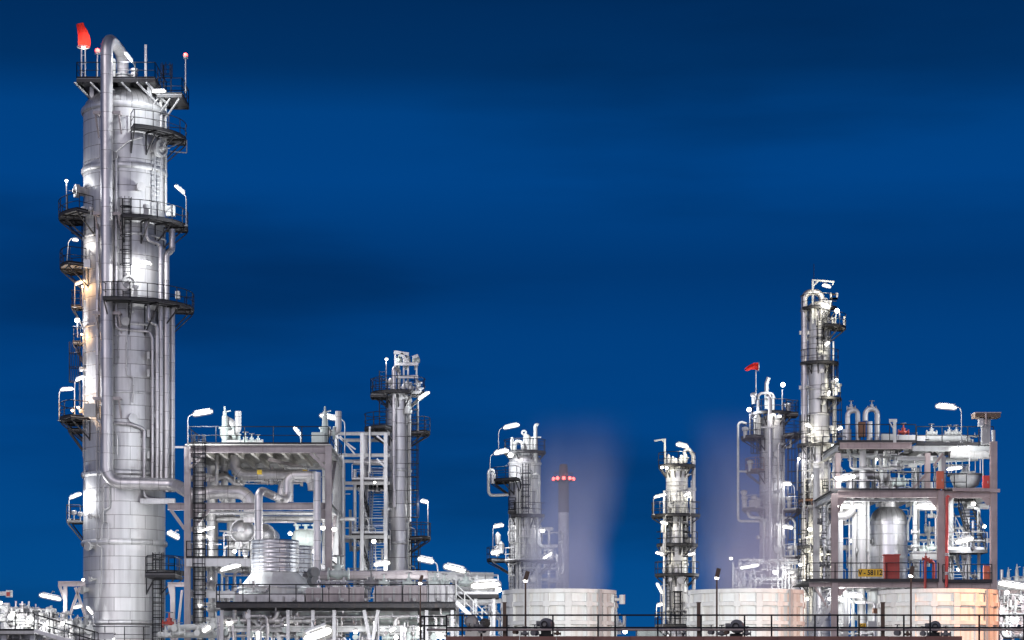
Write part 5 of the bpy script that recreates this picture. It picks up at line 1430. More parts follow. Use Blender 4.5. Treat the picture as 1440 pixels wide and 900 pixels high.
for px in (592, 597, 628, 650, 713, 777.5, 841, 865, 925, 986, 1047, 1085, 1146, 1178, 1208, 1271, 1308, 1377, 1440):
    m = MB(); m.bar((X(px, DR), DR, 0), (X(px, DR), DR, z1 if px > 627 else Z(867, DR)), .045, .04, up=(0, -1, 0)); obj('post', m, 'dark_steel', RG_)
pipe('thin pinkish conduit running just below the lower bar of the guard railing', [(X(600, DR + .4), DR + .4, Z(885.6, DR + .4)), (X(1470, DR + .4), DR + .4, Z(885.6, DR + .4))], .035, mat='steel_pink')
for px, lb in ((709.5, 'dark stout post in front of the nearest-to-middle cooling tower'), (982.5, 'dark stout post at the left edge of the middle cooling tower'), (1241.5, 'dark stout post at the left edge of the right cooling tower')):
    m = MB(); d = DW + 1.2; t = thing('stout_post', (X(px, d), d, 0), lb, 'post', 'stout posts behind the railing')
    m.hb((X(px, d), d, 0), (X(px, d), d, Z(848, d)), .10, .10); obj('shaft', m, 'brown_metal', t)
    m = MB(); m.box((X(px, d), d, Z(847.5, d)), (.13, .13, .03)); obj('cap', m, 'brown_metal', t)
# round motor covers behind the railing
for px, py, d, r, lb in ((768, 878, 68, .19, 'grey round motor cover in front of the nearest-to-middle cooling tower'), (1036, 881, 68, .21, 'grey round motor cover in front of the middle cooling tower'), (1315, 881, 68, .17, 'brownish round motor cover in front of the right cooling tower')):
    t = thing('fan_motor', W(px, 905, d), lb, 'motor', 'motors behind the guard railing')
    c = W(px, py, d)
    m = MB(); m.lathe(c, [(0, -.3), (r * .4, -.3), (r * .55, -.26), (r * .9, -.2), (r, -.1), (r, .5), (0, .5)], 24, (.15, 1, 0)); obj('casing', m, 'motor_grey', t)
    m = MB(); m.lathe(c - V((.05, .24, 0)), [(r * .5, 0), (r * .5, -.1), (r * .38, -.12), (r * .36, -.02), (0, -.02)], 18, (.15, 1, 0)); obj('grille', m, 'black_rubber', t)
    m = MB(); m.box(c + V((0, .2, -r - .05)), (r * 1.6, .5, .1)); m.box(c + V((0, .2, -r - .25)), (r * 2.2, .6, .3)); obj('base', m, 'black_rubber', t)
    m = MB(); m.box(c + V((-r * 1.25, .1, .02)), (.12, .2, .16)); m.tube([c + V((-r * 1.2, 0, .0)), c + V((-r * 1.5, -.1, -.05)), c + V((-r * 1.5, -.1, -.3))], .02, 6, .05); obj('terminal_box', m, 'motor_grey', t)
for k, (px, py) in enumerate(((725, 889), (738, 891), (752, 890), (784, 891), (1000, 889), (1015, 891), (1022, 889), (1050, 891), (1262, 890), (1276, 892), (1298, 891), (1330, 892), (660, 885), (672, 880), (678, 886))):
    valve('small dark valve peeking over the red brown wall', W(px, py, 67.5), .10 + .02 * (k % 3), mat='motor_grey' if k % 3 else 'brown_metal', group='small valves behind the wall', axis=(1, 0, 0) if k % 2 else (.4, 1, 0))

# ================================================================== lamp posts in front, heads pitched away
def post_lamp(px, ytop, ybot, d, label, lean=.5, pw=5000, tx=0):
    t = thing('yard_light', (X(px, d), d, 0), label, 'light', 'slim yard lights in the foreground')
    m = MB(); m.tube([(X(px, d), d, 0), (X(px, d), d, Z(ytop + 13, d))], [.05, .032], 8); obj('pole', m, 'brown_metal', t)
    c = W(px, ytop + 8, d); ax = V((lean * .5, .55, .9)).normalized()
    m = MB(); m.bar(c - ax * .16 + V((.03, 0, 0)), c + ax * .24 + V((.03, 0, 0)), .16, .07, up=(0, -1, .2)); obj('housing', m, 'brown_metal', t)
    m = MB(); m.lathe(W(px, ytop + 13.5, d), [(0, -.06), (.07, -.05), (.09, .02), (.05, .08), (0, .09)], 10); obj('lens', m, 'lamp_soft', t)
    l = bpy.data.lights.new('lamp_light', 'SPOT'); l.energy = pw; l.color = (1, .985, .95); l.spot_size = radians(100); l.spot_blend = .7; l.shadow_soft_size = .1
    o = bpy.data.objects.new('lamp_light', l); COL.objects.link(o); o.parent = t
    lp = W(px, ytop + 13.5, d) + V((0, .15, 0)); o.location = lp - WL[t.name]
    o.rotation_euler = (V((tx, DT, 3.5)) - lp).to_track_quat('-Z', 'Y').to_euler()


for px, yt, d, lb in ((739, 803, 86, 'slim yard light in front of the nearest-to-middle cooling tower'), (1008, 799, 86, 'slim yard light in front of the middle cooling tower'),
                      (1281, 796, 86, 'slim yard light in front of the right cooling tower'), (591, 807, 112, 'slim yard light in front of the air cooler walkway')):
    post_lamp(px, yt, 900, d, lb, pw=2000, tx=X(px - 5, DT) if px > 600 else -4)

# ================================================================== pipe rack at the lower left
DL = 140.0
L_ = lambda px, py, dd=0: W(px, py, DL + dd)
PR = thing('pipe_rack', (X(50, DL), DL, 0), 'low pipe rack with walkway railing at the bottom left corner', 'pipe rack')
for px in (6, 46, 90, 125):
    m = MB(); m.hb((X(px, DL + 1), DL + 1, 0), L_(px, 893 if px < 60 else 905, 1), .3); obj('post', m, 'galv', PR)
m = MB(); m.box(((X(-30, DL) + X(48, DL)) / 2, DL + 1, Z(888, DL)), (X(48, DL) - X(-30, DL), 2, .3)); wk = obj('walkway', m, 'steel_grey', PR)
m = MB(); rail(m, [L_(-30, 887), L_(48, 887)], 1.1, 1.3); obj('railing', m, 'dark_steel', wk)
stair(PR, L_(133, 912, 0), L_(48, 887, 0), V((0, 1.2, 0)), 'galv', 'dark_steel', 'ramp')
m = MB(); m.hb(L_(-30, 894, 2), L_(160, 894, 2), .3, .4); obj('beam', m, 'galv', PR)
for k in range(20):
    px = -4 + k * 6.9; py = 872 + (0 if px < 50 else (px - 50) * .2)
    if k % 2: valve('white valve of the crowded row above the lower left railing', L_(px, py - 4 + 3 * (k % 3), 1.8), .34 + .06 * (k % 3), mat='white_paint', group='valves on the lower left rack', axis=(1, 0, 0) if k % 4 == 1 else (0, 1, 0), actuator=(k % 5 == 1))
    else: pipe('short pale riser of the crowded row above the lower left railing', [L_(px, 905, 2.2), L_(px, py - 14 - 5 * (k % 4 == 2), 2.2), L_(px + 4, py - 14 - 5 * (k % 4 == 2), 2.2)], .13, mat='white_paint', group='risers on the lower left rack', bend=.2)
pipe('long white header behind the lower left valves', [L_(-30, 868, 3), L_(60, 868, 3), L_(118, 880, 3)], .2, mat='white_paint', group='headers on the lower left rack')
pipe('second white header lower behind the left valves', [L_(-30, 882, 3), L_(60, 882, 3), L_(118, 892, 3)], .18, mat='white_paint', group='headers on the lower left rack')
pipe('grey square riser at the far lower left under the cross arm', [L_(7, 905, 2), L_(7, 848, 2)], .3, mat='galv', n=8, group='risers on the lower left rack')
GB = thing('pipe_support', (X(92, 156), 156, 0), 'beige angle bracket frame butting against the foot of the tallest column', 'pipe support')
Lb = lambda px, py: W(px, py, 156)
for a, b, w in (((82, 821), (120, 821), .34), ((92, 905), (92, 822), .24), ((84, 824), (92, 845), .2), ((112, 826), (98, 866), .18), ((106, 826), (120, 866), .18), ((100, 905), (100, 870), .22)):
    m = MB(); m.hb(Lb(*a), Lb(*b), w, w); obj('beam' if w > .3 else 'strut', m, 'steel_beige', GB)
t = thing('cross_arm', L_(2, 834, 4), 'short beam with a red and white end at the left edge', 'beam')
m = MB(); m.bar(L_(-20, 835, 4), L_(15, 834.5, 4), .22, .26); obj('arm', m, 'galv', t)
m = MB(); m.box(L_(13, 835, 3.8), (.36, .3, .44)); obj('end_plate', m, 'white_paint', t); m = MB(); m.box(L_(11.5, 835.5, 3.6), (.22, .04, .26)); obj('red_mark', m, 'red_paint', t)
GR = thing('pipe_support', (X(238, 156), 156, 0), 'beige angle support between the tallest column and the frame post', 'pipe support')
for a, b, w in (((236, 822), (262, 822), .3), ((243, 905), (243, 824), .3), ((238, 824), (243, 846), .18), ((248, 905), (256, 830), .16)):
    m = MB(); m.hb(Lb(*a), Lb(*b), w, w); obj('beam', m, 'steel_beige', GR)
valve('red valve low between the tallest column and the frame', W(238, 877, 150), .42, mat='red_paint', group='valves beside the tallest column')
for k, (px, py) in enumerate(((246, 884), (252, 890), (278, 890), (292, 886), (300, 880), (233, 893))):
    valve('pale valve low between the tallest column and the air coolers', W(px, py, 146), .32 + .05 * (k % 2), mat='white_paint', group='valves beside the tallest column', axis=(1, 0, 0) if k % 2 else (0, 1, 0))
for k, (a, b) in enumerate((((222, 893), (305, 893)), ((236, 884), (305, 880)))):
    pipe(('lower pale pipe running between the tallest column and the air coolers', 'upper pale pipe running between the tallest column and the air coolers')[k], [W(*a, 147), W(*b, 147)], .2, mat='white_paint', group='pipes beside the tallest column')

# ================================================================== far plant at the lower right
DQ = 230.0
Q = lambda px, py, dd=0: W(px, py, DQ + dd)
FQ = thing('pipe_rack', (X(1425, DQ), DQ, 0), 'far pipe rack with stacked pale pipes at the right edge', 'pipe rack')
for px in (1408, 1424, 1438, 1452):
    for dd in (0, 5):
        m = MB(); m.hb(Q(px, 960, dd) - V((0, 0, 1.6)), Q(px, 828 + (px % 3) * 4, dd), .3); obj('post', m, 'steel_beige', FQ)
for py in (832, 848, 861, 876, 890):
    m = MB(); m.hb(Q(1402, py), Q(1460, py), .3, .35); obj('beam', m, 'steel_pink', FQ)
    for k in range(2):
        m = MB(); m.tube([Q(1398, py - 4 - 2.5 * k, .6 + k), Q(1462, py - 4 - 2.5 * k, .6 + k)], .16 + .08 * k, 10); obj('pipe', m, 'white_paint', FQ)
for a, b in (((1408, 862), (1424, 848)), ((1424, 890), (1438, 861)), ((1408, 832), (1424, 848))):
    m = MB(); m.bar(Q(*a), Q(*b), .2); obj('brace', m, 'steel_beige', FQ)
for k, (px, py, h) in enumerate(((1418, 828, 2.2), (1430, 829, 2.6), (1412, 848, 1.5), (1436, 848, 1.6), (1428, 862, 1.5), (1416, 878, 1.4))):
    relief_valve(('short white vent in the glare at the right edge', 'tall white vent rising over the glare at the right edge', 'pale valve on the upper tier of the far rack', 'pale valve on the upper tier at the very edge', 'pale valve on the middle tier of the far rack', 'pale valve on the lowest tier of the far rack')[k], Q(px, py, -.4), h, (1 if k % 2 else -1, 0, 0), mat='white_paint', group='valves of the far rack')
# low tank roofs seen in the gap between the first two cooling towers
DK = 210.0
t = thing('low_tank', W(915, 900, DK) , 'low pale tank top in the gap left of the clad column, behind the railing', 'tank')
m = MB(); m.box(W(918, 895, DK), (3.0, 3, 1.3)); obj('body', m, 'pale_green', t); m = MB(); m.box(W(918, 885.6, DK), (3.2, 3.1, .12)); obj('roof', m, 'galv', t)
for k, (px, h) in enumerate(((868, 1.8), (872, 1.2))):
    relief_valve(('thin pale vent behind the right rim of the nearest-to-middle cooling tower', 'lower pale vent at the right of the nearest-to-middle cooling tower')[k], W(px, 892, 180), h, (1, 0, 0), mat='white_paint', group='vents by the middle cooling tower')
# green-grey machinery hidden behind the railing between stairs and the first tower
for k, (px, py, s, mt) in enumerate(((663, 874, .26, 'motor_grey'), (682, 876, .2, 'black_rubber'), (672, 884, .2, 'white_paint'))):
    t = thing('pump', W(px, 900, 98), ('dark pump left of the cooling tower behind the railing', 'small black pump close to the stout post', 'white pump half under the railing bar')[k], 'pump', 'pumps by the stairs')
    c = W(px, py, 98); m = MB(); m.lathe(c, [(0, -s), (s * .6, -s), (s, -s * .6), (s, s * .8), (s * .5, s), (0, s)], 18, (.3, 1, 0)); obj('casing', m, mt, t)
    m = MB(); m.box(c - V((0, 0, s + .3)), (s * 2, s * 2, .6)); obj('plinth', m, 'concrete', t)

# sodium street lamp standing just right of the view; it colours the right-hand cells
t = thing('street_lamp', (X(1575, 93), 93, 0), 'orange sodium street lamp on a tall pole at the right of the cooling towers', 'light')
m = MB(); m.tube([(X(1575, 93), 93, 0), (X(1575, 93), 93, 8.4), (X(1575, 93) - .9, 93.3, 8.8)], .07, 10, .6); obj('pole', m, 'galv', t)
c = V((X(1575, 93) - 1.2, 93.4, 8.78)); m = MB(); m.bar(c - V((.35, -.1, 0)), c + V((.35, -.1, .03)), .26, .14); obj('housing', m, 'lamp_body', t)
m = MB(); m.lathe(c - V((0, 0, .07)), [(.11, 0), (.1, -.06), (0, -.09)], 12); obj('lens', m, 'lamp_warm', t)
l = bpy.data.lights.new('lamp_light', 'SPOT'); l.energy = 3600; l.color = (1, .40, .17); l.spot_size = radians(150); l.spot_blend = .6; l.shadow_soft_size = .1
o = bpy.data.objects.new('lamp_light', l); COL.objects.link(o); o.parent = t; o.location = c - V((0, 0, .25)) - WL[t.name]
o.rotation_euler = V((-8, .5, -4)).to_track_quat('-Z', 'Y').to_euler()


# ================================================================== small work that fills the plant: nozzles, conduits, trays, gussets, small-bore lines


def decorate(root, c, R, z0, z1, nn, nc, seed, mat='pipe_pale', s=1.0):
    rd = random.Random(seed)
    for k in range(nn):
        a = radians(rd.uniform(-75, 75)); e = V((sin(a), -cos(a), 0)); r = rd.choice((.1, .13, .18)) * s
        p = V((c[0], c[1], rd.uniform(z0, z1))) + e * (R - .03); l = rd.uniform(.3, .5)
        m = MB(); m.lathe(p, [(r, 0), (r, l - .12), (r * 1.7, l - .11), (r * 1.7, l - .03), (r * 1.75, l), (r * 1.75, l + .09), (0, l + .1)], 12, e); obj('nozzle', m, rd.choice(('galv', 'steel_grey', mat)), root)
    for k in range(nc):
        a = radians(rd.uniform(-70, 70)); e = V((sin(a), -cos(a), 0)); s_ = V((cos(a), sin(a), 0))
        za = rd.uniform(z0, z0 + (z1 - z0) * .5); zb = za + (z1 - z0) * rd.uniform(.2, .5); p = V((c[0], c[1], 0)) + e * (R + .14)
        j = rd.choice((-1, 1)) * rd.uniform(.3, .9)
        m = MB(); m.tube([p + V((0, 0, zb)), p + V((0, 0, za)), p + s_ * j + e * .1 + V((0, 0, za - .15)), p + s_ * j + e * .12 + V((0, 0, za - rd.uniform(1, 3)))], rd.choice((.03, .04, .055)), 6, .2)
        z = za + .5
        while z < zb: m.frame(p + V((0, 0, z)) - e * .06, s_, e, V((0, 0, 1)), .2, .2, .06); z += 1.5
        obj('conduit', m, rd.choice(('galv', 'steel_grey', 'pipe_pale')), root)


def smallbore(root, n, x, y, z, seed, rs=(.04, .06, .08, .11), mats=('pipe_pale', 'steel_grey', 'pipe_metal', 'galv', 'duct_metal'), step=(.6, 3.2), vert=.5):
    """orthogonal small-bore runs with flanged joints, fixed inside a frame"""
    rd = random.Random(seed)
    for k in range(n):
        p = V((rd.uniform(*x), rd.uniform(*y), rd.uniform(*z))); pts = [p]; last = None
        for i in range(rd.randint(2, 5)):
            ax = 2 if rd.random() < vert else (0 if rd.random() < .75 else 1)
            if ax == last: ax = 2 if ax != 2 else 0
            last = ax; d = V((0, 0, 0)); d[ax] = rd.choice((-1, 1)) * rd.uniform(*step) * (.5 if ax == 1 else 1)
            q = pts[-1] + d
            q.x = min(max(q.x, x[0]), x[1]); q.y = min(max(q.y, y[0]), y[1]); q.z = min(max(q.z, z[0]), z[1])
            if (q - pts[-1]).length > .25: pts.append(q)
        if len(pts) < 2: continue
        r = rd.choice(rs); m = MB(); m.tube(pts, r, 8, r * 3)
        for i in range(len(pts) - 1):
            if rd.random() < .75:
                d = pts[i + 1] - pts[i]; f = rd.uniform(.35, .65); q = pts[i] + d * f
                flange(m, q, d, r * 1.9, r * .9)
                if rd.random() < .5: flange(m, q + d.normalized() * r * 5, d, r * 1.9, r * .9); m.lathe(q + d.normalized() * r * 2.5, [(r, -r * 2), (r * 2.0, -r), (r * 2.0, r), (r, r * 2)], 8, d); m.bar(q + d.normalized() * r * 2.5, q + d.normalized() * r * 2.5 + (V((0, -.1, .0)) if abs(d.z) > .1 else V((0, 0, 1))) * (r * 5 if abs(d.z) < .1 else 3), r * .8)
        obj('pipe', m, rd.choice(mats), root)


def tray(root, a, b, w=.35, mat='galv'):
    m = MB(); a, b = V(a), V(b); m.bar(a, b, w, .03)
    up = V((0, 0, 1)) if abs((b - a).normalized().z) < .9 else V((0, -1, 0))
    s = (b - a).cross(up).normalized()
    for e in (-1, 1): m.bar(a + s * e * w / 2 + up * .05, b + s * e * w / 2 + up * .05, .025, .12, up=up)
    for k in range(3): m.tube([a + s * (w * (.25 - .25 * k)) + up * .05, b + s * (w * (.25 - .25 * k)) + up * .05], .035, 6)
    obj('cable_tray', m, mat, root)


def gusset(root, p, dx, dz, mat, t=.03):
    p = V(p); m = MB(); vs = [p, p + V((dx, 0, 0)), p + V((dx * .35, 0, dz)), p + V((0, 0, dz))]
    m._add(vs + [q + V((0, t, 0)) for q in vs], [(0, 1, 2, 3), (7, 6, 5, 4), (0, 4, 5, 1), (1, 5, 6, 2), (2, 6, 7, 3), (3, 7, 4, 0)]); obj('gusset_plate', m, mat, root)


def splice(root, x, y, z, w, h, mat, d=.225):
    m = MB(); m.box((x, y - d, z), (w, .03, h))
    for i in (-1, 1):
        for j in (-1, 0, 1): m.lathe((x + i * w * .3, y - d - .014, z + j * h * .32), [(.035, 0), (.035, .03), (0, .035)], 6, (0, -1, 0))
    obj('splice_plate', m, mat, root)


decorate(TA, cA, RA, zA(860), zA(180), 16, 9, 3)
decorate(TD, cD, RD, zD(800), zD(570), 6, 3, 4, s=.7)
decorate(TE, cE, RE, zE(820), zE(660), 8, 5, 5, 'white_paint')
decorate(TG, cG, RG, zG(870), zG(670), 9, 5, 6)
decorate(TH, cH, RH, zH(820), zH(600), 9, 5, 7)
decorate(TI, cI, RI, zI(860), zI(445), 16, 8, 8)
smallbore(FB, 26, (xl_B + .4, X(345, 156)), (152, 161), (zB(890), zB(735)), 31)
smallbore(FB, 12, (X(400, 158), xr_B - .3), (157, 161), (zB(890), zB(770)), 30)
smallbore(FB, 16, (xl_B + .4, xr_B - .3), (152.5, 161), (zB(668), zB(645)), 32, vert=.3)
smallbore(FB, 9, (xl_B + .4, X(340, 156)), (156, 161), (zB(712), zB(650)), 29, vert=.6)
smallbore(ST, 14, (X(478, DS), X(543, DS)), (DS - 1.4, DS + 3), (zB(850), zB(640)), 33)
smallbore(AC, 60, (X(306, DC), X(640, DC)), (DC + .4, DC + 2.2), (zC(905), zC(866)), 34, step=(.4, 2.2))
smallbore(AC, 16, (X(330, DC), X(640, DC)), (DC + 2.3, DC + 5), (zC(828), zC(815)), 35, rs=(.05, .07), step=(.5, 2.5), vert=.3)
smallbore(FJ, 18, (X(1180, DJ), X(1218, DJ)), (DJ + 4, DJ + 8.5), (zJ(815), zJ(700)), 36)
smallbore(FJ, 14, (X(1286, DJ), X(1318, DJ)), (DJ + 5, DJ + 8.5), (zJ(815), zJ(765)), 35)
smallbore(FJ, 6, (X(1280, DJ), X(1318, DJ)), (DJ + 6, DJ + 8.5), (zJ(760), zJ(705)), 34, rs=(.04, .06))
smallbore(FJ, 26, (X(1184, DJ), X(1312, DJ)), (DJ + 2, DJ + 8.5), (zJ(686), zJ(634)), 37, rs=(.04, .05, .07))
smallbore(FJ, 18, (X(1329, DJ), X(1392, DJ)), (DJ + 2, DJ + 8.5), (zJ(815), zJ(640)), 38)
smallbore(FJ, 14, (X(1180, DJ), X(1235, DJ)), (DJ + 1, DJ + 6), (zJ(905), zJ(828)), 39)
smallbore(FJ, 14, (X(1190, DJ), X(1390, DJ)), (DJ + 2.5, DJ + 7), (zJ(621), zJ(606)), 40, rs=(.05, .07, .09), step=(.4, 1.8), vert=.4)
smallbore(SE, 14, (X(757, DE), X(792, DE)), (DE + 3, DE + 5), (zE(830), zE(745)), 41)
smallbore(SH, 18, (X(1030, DH), X(1115, DH)), (DH - 6, DH - 4), (zH(840), zH(792)), 42, mats=('white_paint', 'pipe_pale'))
smallbore(FQ, 40, (X(1402, DQ), X(1458, DQ)), (DQ - .5, DQ + 5), (Z(895, DQ), Z(836, DQ)), 43, rs=(.08, .12, .16), step=(1, 4), vert=.35)
smallbore(PR, 40, (X(-6, DL), X(60, DL)), (DL + 1.6, DL + 3), (Z(902, DL), Z(856, DL)), 44, mats=('galv', 'pipe_pale', 'pipe_metal'), step=(.3, 1.4))
smallbore(PR, 24, (X(60, DL), X(120, DL)), (DL + 1.6, DL + 3), (Z(905, DL), Z(872, DL)), 45, mats=('galv', 'pipe_pale', 'pipe_metal'), step=(.3, 1.4))
smallbore(PB, 22, (X(600, 147), X(705, 147)), (146, 148.5), (Z(895, 147), Z(826, 147)), 46, mats=('galv', 'pipe_pale', 'steel_grey'))
smallbore(TI, 16, (X(1126, DI), X(1176, DI)), (DI - 2.4, DI - 1.7), (zI(840), zI(580)), 47, rs=(.03, .045, .06), step=(.5, 3), vert=.75)
smallbore(TG, 12, (X(934, DG), X(970, DG)), (DG - 1.9, DG - 1.3), (zG(860), zG(670)), 48, rs=(.03, .045, .06), step=(.5, 3), vert=.75)
smallbore(TE, 12, (X(716, DE), X(758, DE)), (DE - 2.2, DE - 1.6), (zE(830), zE(670)), 49, rs=(.03, .045, .06), step=(.5, 3), vert=.75, mats=('white_paint',))
for px in (264, 461):
    for py in (660, 690, 742, 775, 815, 850): splice(FB, X(px, DB), DB, zB(py), .34, .5, 'steel_beige')
for py in (650, 740, 790): splice(FJ, p1, DJ, zJ(py) if py > 700 else zJ(716), .36, .5, 'steel_pink'); splice(FJ, p2, DJ, zJ(py) if py > 700 else zJ(716), .36, .5, 'steel_pink')
for py in (655, 672, 730, 752, 790): splice(FJ, p3, DJ, zJ(py), .36, .34, 'steel_pink')
for x, e in ((xl_B, 1), (xr_B, -1)):
    for z in (zt_B, zm_B):
        gusset(FB, (x + e * .22, DB - .03, z - .24), e * .7, -.6, 'steel_beige')
for x, e in ((p1, 1), (p2, -1), (p2, 1), (p3, -1)):
    for py in (695, 822): gusset(FJ, (x + e * .22, DJ - .03, zJ(py) - .24), e * .6, -.5, 'steel_pink')
tray(FB, (xl_B + .5, 151.2, zB(720)), (xr_B - .4, 151.2, zB(720)))
tray(FB, (xl_B + .4, 150.6, zB(890)), (xl_B + .4, 150.6, zB(640)), .3)
tray(FJ, (X(1180, DJ), DJ + 1, zJ(703)), (X(1316, DJ), DJ + 1, zJ(703)))
tray(FJ, (X(1330, DJ), DJ + .8, zJ(900)), (X(1330, DJ), DJ + .8, zJ(640)), .25)
tray(FJ, (X(1192, DJ), DJ + .8, zJ(905)), (X(1192, DJ), DJ + .8, zJ(830)), .3)


# ================================================================== lit lamps
T = tube_lamp; FL = flood_lamp; BL = bulb_lamp
GA = 'lamps on the tallest column'
T('tilted tube light beside the gooseneck pipe on the top deck', 181, 80, DA - 2.6, 17, -52, ((186, 87), (190, 92), (191, 110)), group=GA, glowmat='lamp_bright')
T('level tube light under the upper right corner of the top deck', 223.5, 128, DA - 3.6, 19, 2, group=GA, glowmat='lamp_bright')
T('tilted light on a pole at the right of the second platform, upper tallest column', 253, 266, DA - 2.8, 17, -40, ((256, 271), (262, 276), (262, 318)), group=GA, glowmat='lamp_bright')
BL('small lamp on a thin pole over the left platform of the tallest column', 93.5, 254, DA - 1.5, ((93.5, 256), (93.5, 300)), group=GA)
T('tube light on the shell above the widest right platform', 205, 369, DA - 3.55, 17, -14, group=GA)
T('warm orange tube light under the left platform bracket', 112.5, 397, DA - 1.6, 15, 22, ((106, 400), (105, 402), (105, 432)), group=GA, glowmat='lamp_warm')
T('short tube light between two left platforms, hooked pole', 106, 337, DA - 1.8, 8, -5, ((101, 335), (96, 340), (94, 372)), group=GA, glowmat='lamp_soft', r=.11)
BL('bright bare lamp at the left edge near the middle of the tallest column', 108.5, 450, DA - .6, ((109, 454), (109, 475)), group=GA, r=.26)
BL('small lamp close below the warm light at the left edge', 116, 403, DA - 1.4, ((116, 405), (116, 430)), group=GA, glowmat='lamp_warm', r=.12)
BL('faint fitting at the left edge under the bright bare lamp', 115, 470, DA - 1.5, group=GA, glowmat='lamp_warm', r=.12)
T('tube light on a bent pole left of the lower left platform', 94, 547, DA - 1.8, 18, 5, ((86, 548), (83, 551), (83, 592)), group=GA)
T('tube light tilted against the left side of the shell', 112.5, 532, DA - 1.6, 13, 24, ((106, 536), (105, 538), (105, 588)), group=GA)
BL('left of two warm bulbs on the lower left platform', 102, 577, DA - 2.4, group=GA, glowmat='lamp_warm')
BL('right of two warm bulbs on the lower left platform', 110, 573, DA - 2.4, group=GA, glowmat='lamp_warm')
T('tube light on the small left platform low on the tallest column', 106, 697, DA - 1.6, 18, 22, ((98, 701), (97, 703), (97, 731)), group=GA)
T('long tube light hanging left of the bracket frame at the foot of the tallest column', 71, 839, 155, 30, -12, group='lamps at the lower left', r=.17)
T('tilted light on a short pole before the foot of the tallest column', 126.5, 858, 148, 13, -52, ((131, 866), (132, 880)), group='lamps at the lower left')
T('short tube light inside the bracket frame at the foot of the column', 109, 853, 152, 11, 14, group='lamps at the lower left', r=.12)
BL('lamp peeping over the bracket frame against the shell', 117, 815, 152, group='lamps at the lower left', r=.14)
T('lamp in front of the skirt at the bottom edge of the tallest column', 156, 895, 150, 13, -35, group='lamps at the lower left')
BL('small lamp under the cross arm at the left picture edge', 1, 847, 140, group='lamps at the lower left')
GBm = 'lamps on the left steel frame'
T('tube light on a tall bent pole at the left corner of the frame top', 285, 580, 149.2, 27, 10, ((271, 583), (266, 584), (264, 590), (264, 628)), group=GBm, glowmat='lamp_bright', r=.17)
T('tilted light on a short pole in the middle of the frame top', 418, 606, 155, 14, -52, ((422, 612), (423, 616), (423, 626)), group=GBm)
T('tube light on a bent pole at the right corner of the frame top', 463, 586, 154, 26, -12, ((478, 589), (484, 592), (485, 598), (485, 640)), group=GBm, glowmat='lamp_bright', r=.17)
T('tube light slanting down behind the left front post, beside the shell', 244, 752, 152.5, 18, -28, group=GBm, r=.18, glowmat='lamp_bright')
T('tube light in the frame between ladder and heat exchanger', 290, 744, 152, 24, 16, group=GBm)
T('long tube light under the mid platform, left of the corrugated stack', 324, 798, 136, 29, 14, group=GBm, glowmat='lamp_bright')
BL('left of the lamp pair between the right front posts', 454, 742, 151.5, group=GBm, r=.24)
BL('right of the lamp pair between the right front posts', 470, 744, 152, group=GBm, r=.22)
BL('lamp hanging under the lower stair landing left of the slim column', 525.5, 761, 164, group='lamps by the stair tower', r=.24)
T('tube light crossing behind the foot of the slim column', 537, 792, 166, 22, 8, group='lamps by the stair tower', glowmat='lamp_bright', r=.2)
BL('dim lamp on the far side of the stair landing', 527, 678, 165, group='lamps by the stair tower', r=.13, glowmat='lamp_soft')
BL('small lamp on a pole atop the slim column', 543.5, 505, DD - .8, ((543, 507), (543, 545)), group='lamps by the slim column')
T('tilted light at the upper right of the slim column', 596, 556, DD - 1, 18, 33, ((590, 562), (588, 566), (588, 606)), group='lamps by the slim column', glowmat='lamp_bright')
T('tube light over the lower right platform of the slim column', 597, 705, DD - .8, 11, -12, ((602, 707), (602, 755)), group='lamps by the slim column', r=.14)
T('left of two long tube lights over the bridge right of the slim column', 599, 787, 140, 22, -12, ((611, 790), (615, 793), (616, 812)), group='lamps over the pipe bridge', glowmat='lamp_bright', r=.18)
T('right of two long tube lights over the bridge right of the slim column', 640, 799, 138, 31, -14, ((657, 803), (662, 806), (664, 815)), group='lamps over the pipe bridge', glowmat='lamp_bright', r=.2)
T('brightest long light by the stairs left of the cooling tower', 683, 822, 126, 40, 3, group='lamps over the pipe bridge', glowmat='lamp_bright', r=.24)
BL('lamp under the brightest long light, at the tower edge', 701, 829, 124, group='lamps over the pipe bridge', r=.24)
T('huge glaring tube light at the bottom edge under the walkway', 446, 891, 121, 40, 20, group='lamps under the walkway', glowmat='lamp_bright', r=.34)
T('small tube light between the V legs under the walkway', 552, 885, 127, 9, 30, group='lamps under the walkway', r=.12)
BL('lamp low at the bottom edge beneath the V legs', 557, 896, 127, group='lamps under the walkway', r=.18)
T('tube light low at the left end of the walkway', 290, 884, 140, 12, 34, group='lamps under the walkway', r=.2)
GE = 'lamps on the white column'
T('topmost tube light on a bent pole over the white column', 719, 599, DE - 2, 22, 12, ((706, 602), (702, 604), (701, 610), (701, 634)), group=GE, r=.18, glowmat='lamp_bright')
T('second tube light on a bent pole at the shoulder of the white column', 705, 635, DE - 2, 20, 12, ((694, 638), (690, 641), (689, 648), (689, 660)), group=GE, r=.2, glowmat='lamp_bright')
T('tube light halfway down on a pole left of the white column', 701, 739, DE - 1.6, 14, 10, ((694, 741), (693, 745), (693, 780)), group=GE, r=.17)
BL('bright lamp right of the white column, under a thin arm', 763, 746, DE - 1, group=GE, r=.3)
T('slanted tube light on the pipe stand in the steam', 770, 781, DE + 2, 15, 32, group=GE, r=.2)
T('tube light lying on the low left platform of the white column', 697, 776, DE - 2.4, 13, 12, group=GE, r=.22)
FL('lamp inside the top rail of the white column', 718, 640, DE - 2.2, group=GE, r=.22)
GG = 'lamps on the clad column'
T('tube light on top of the clad column by the pipe bend', 959.5, 626, DG - 1.2, 17, -14, ((969, 629), (972, 633), (973, 650)), group=GG, glowmat='lamp_bright', r=.18)
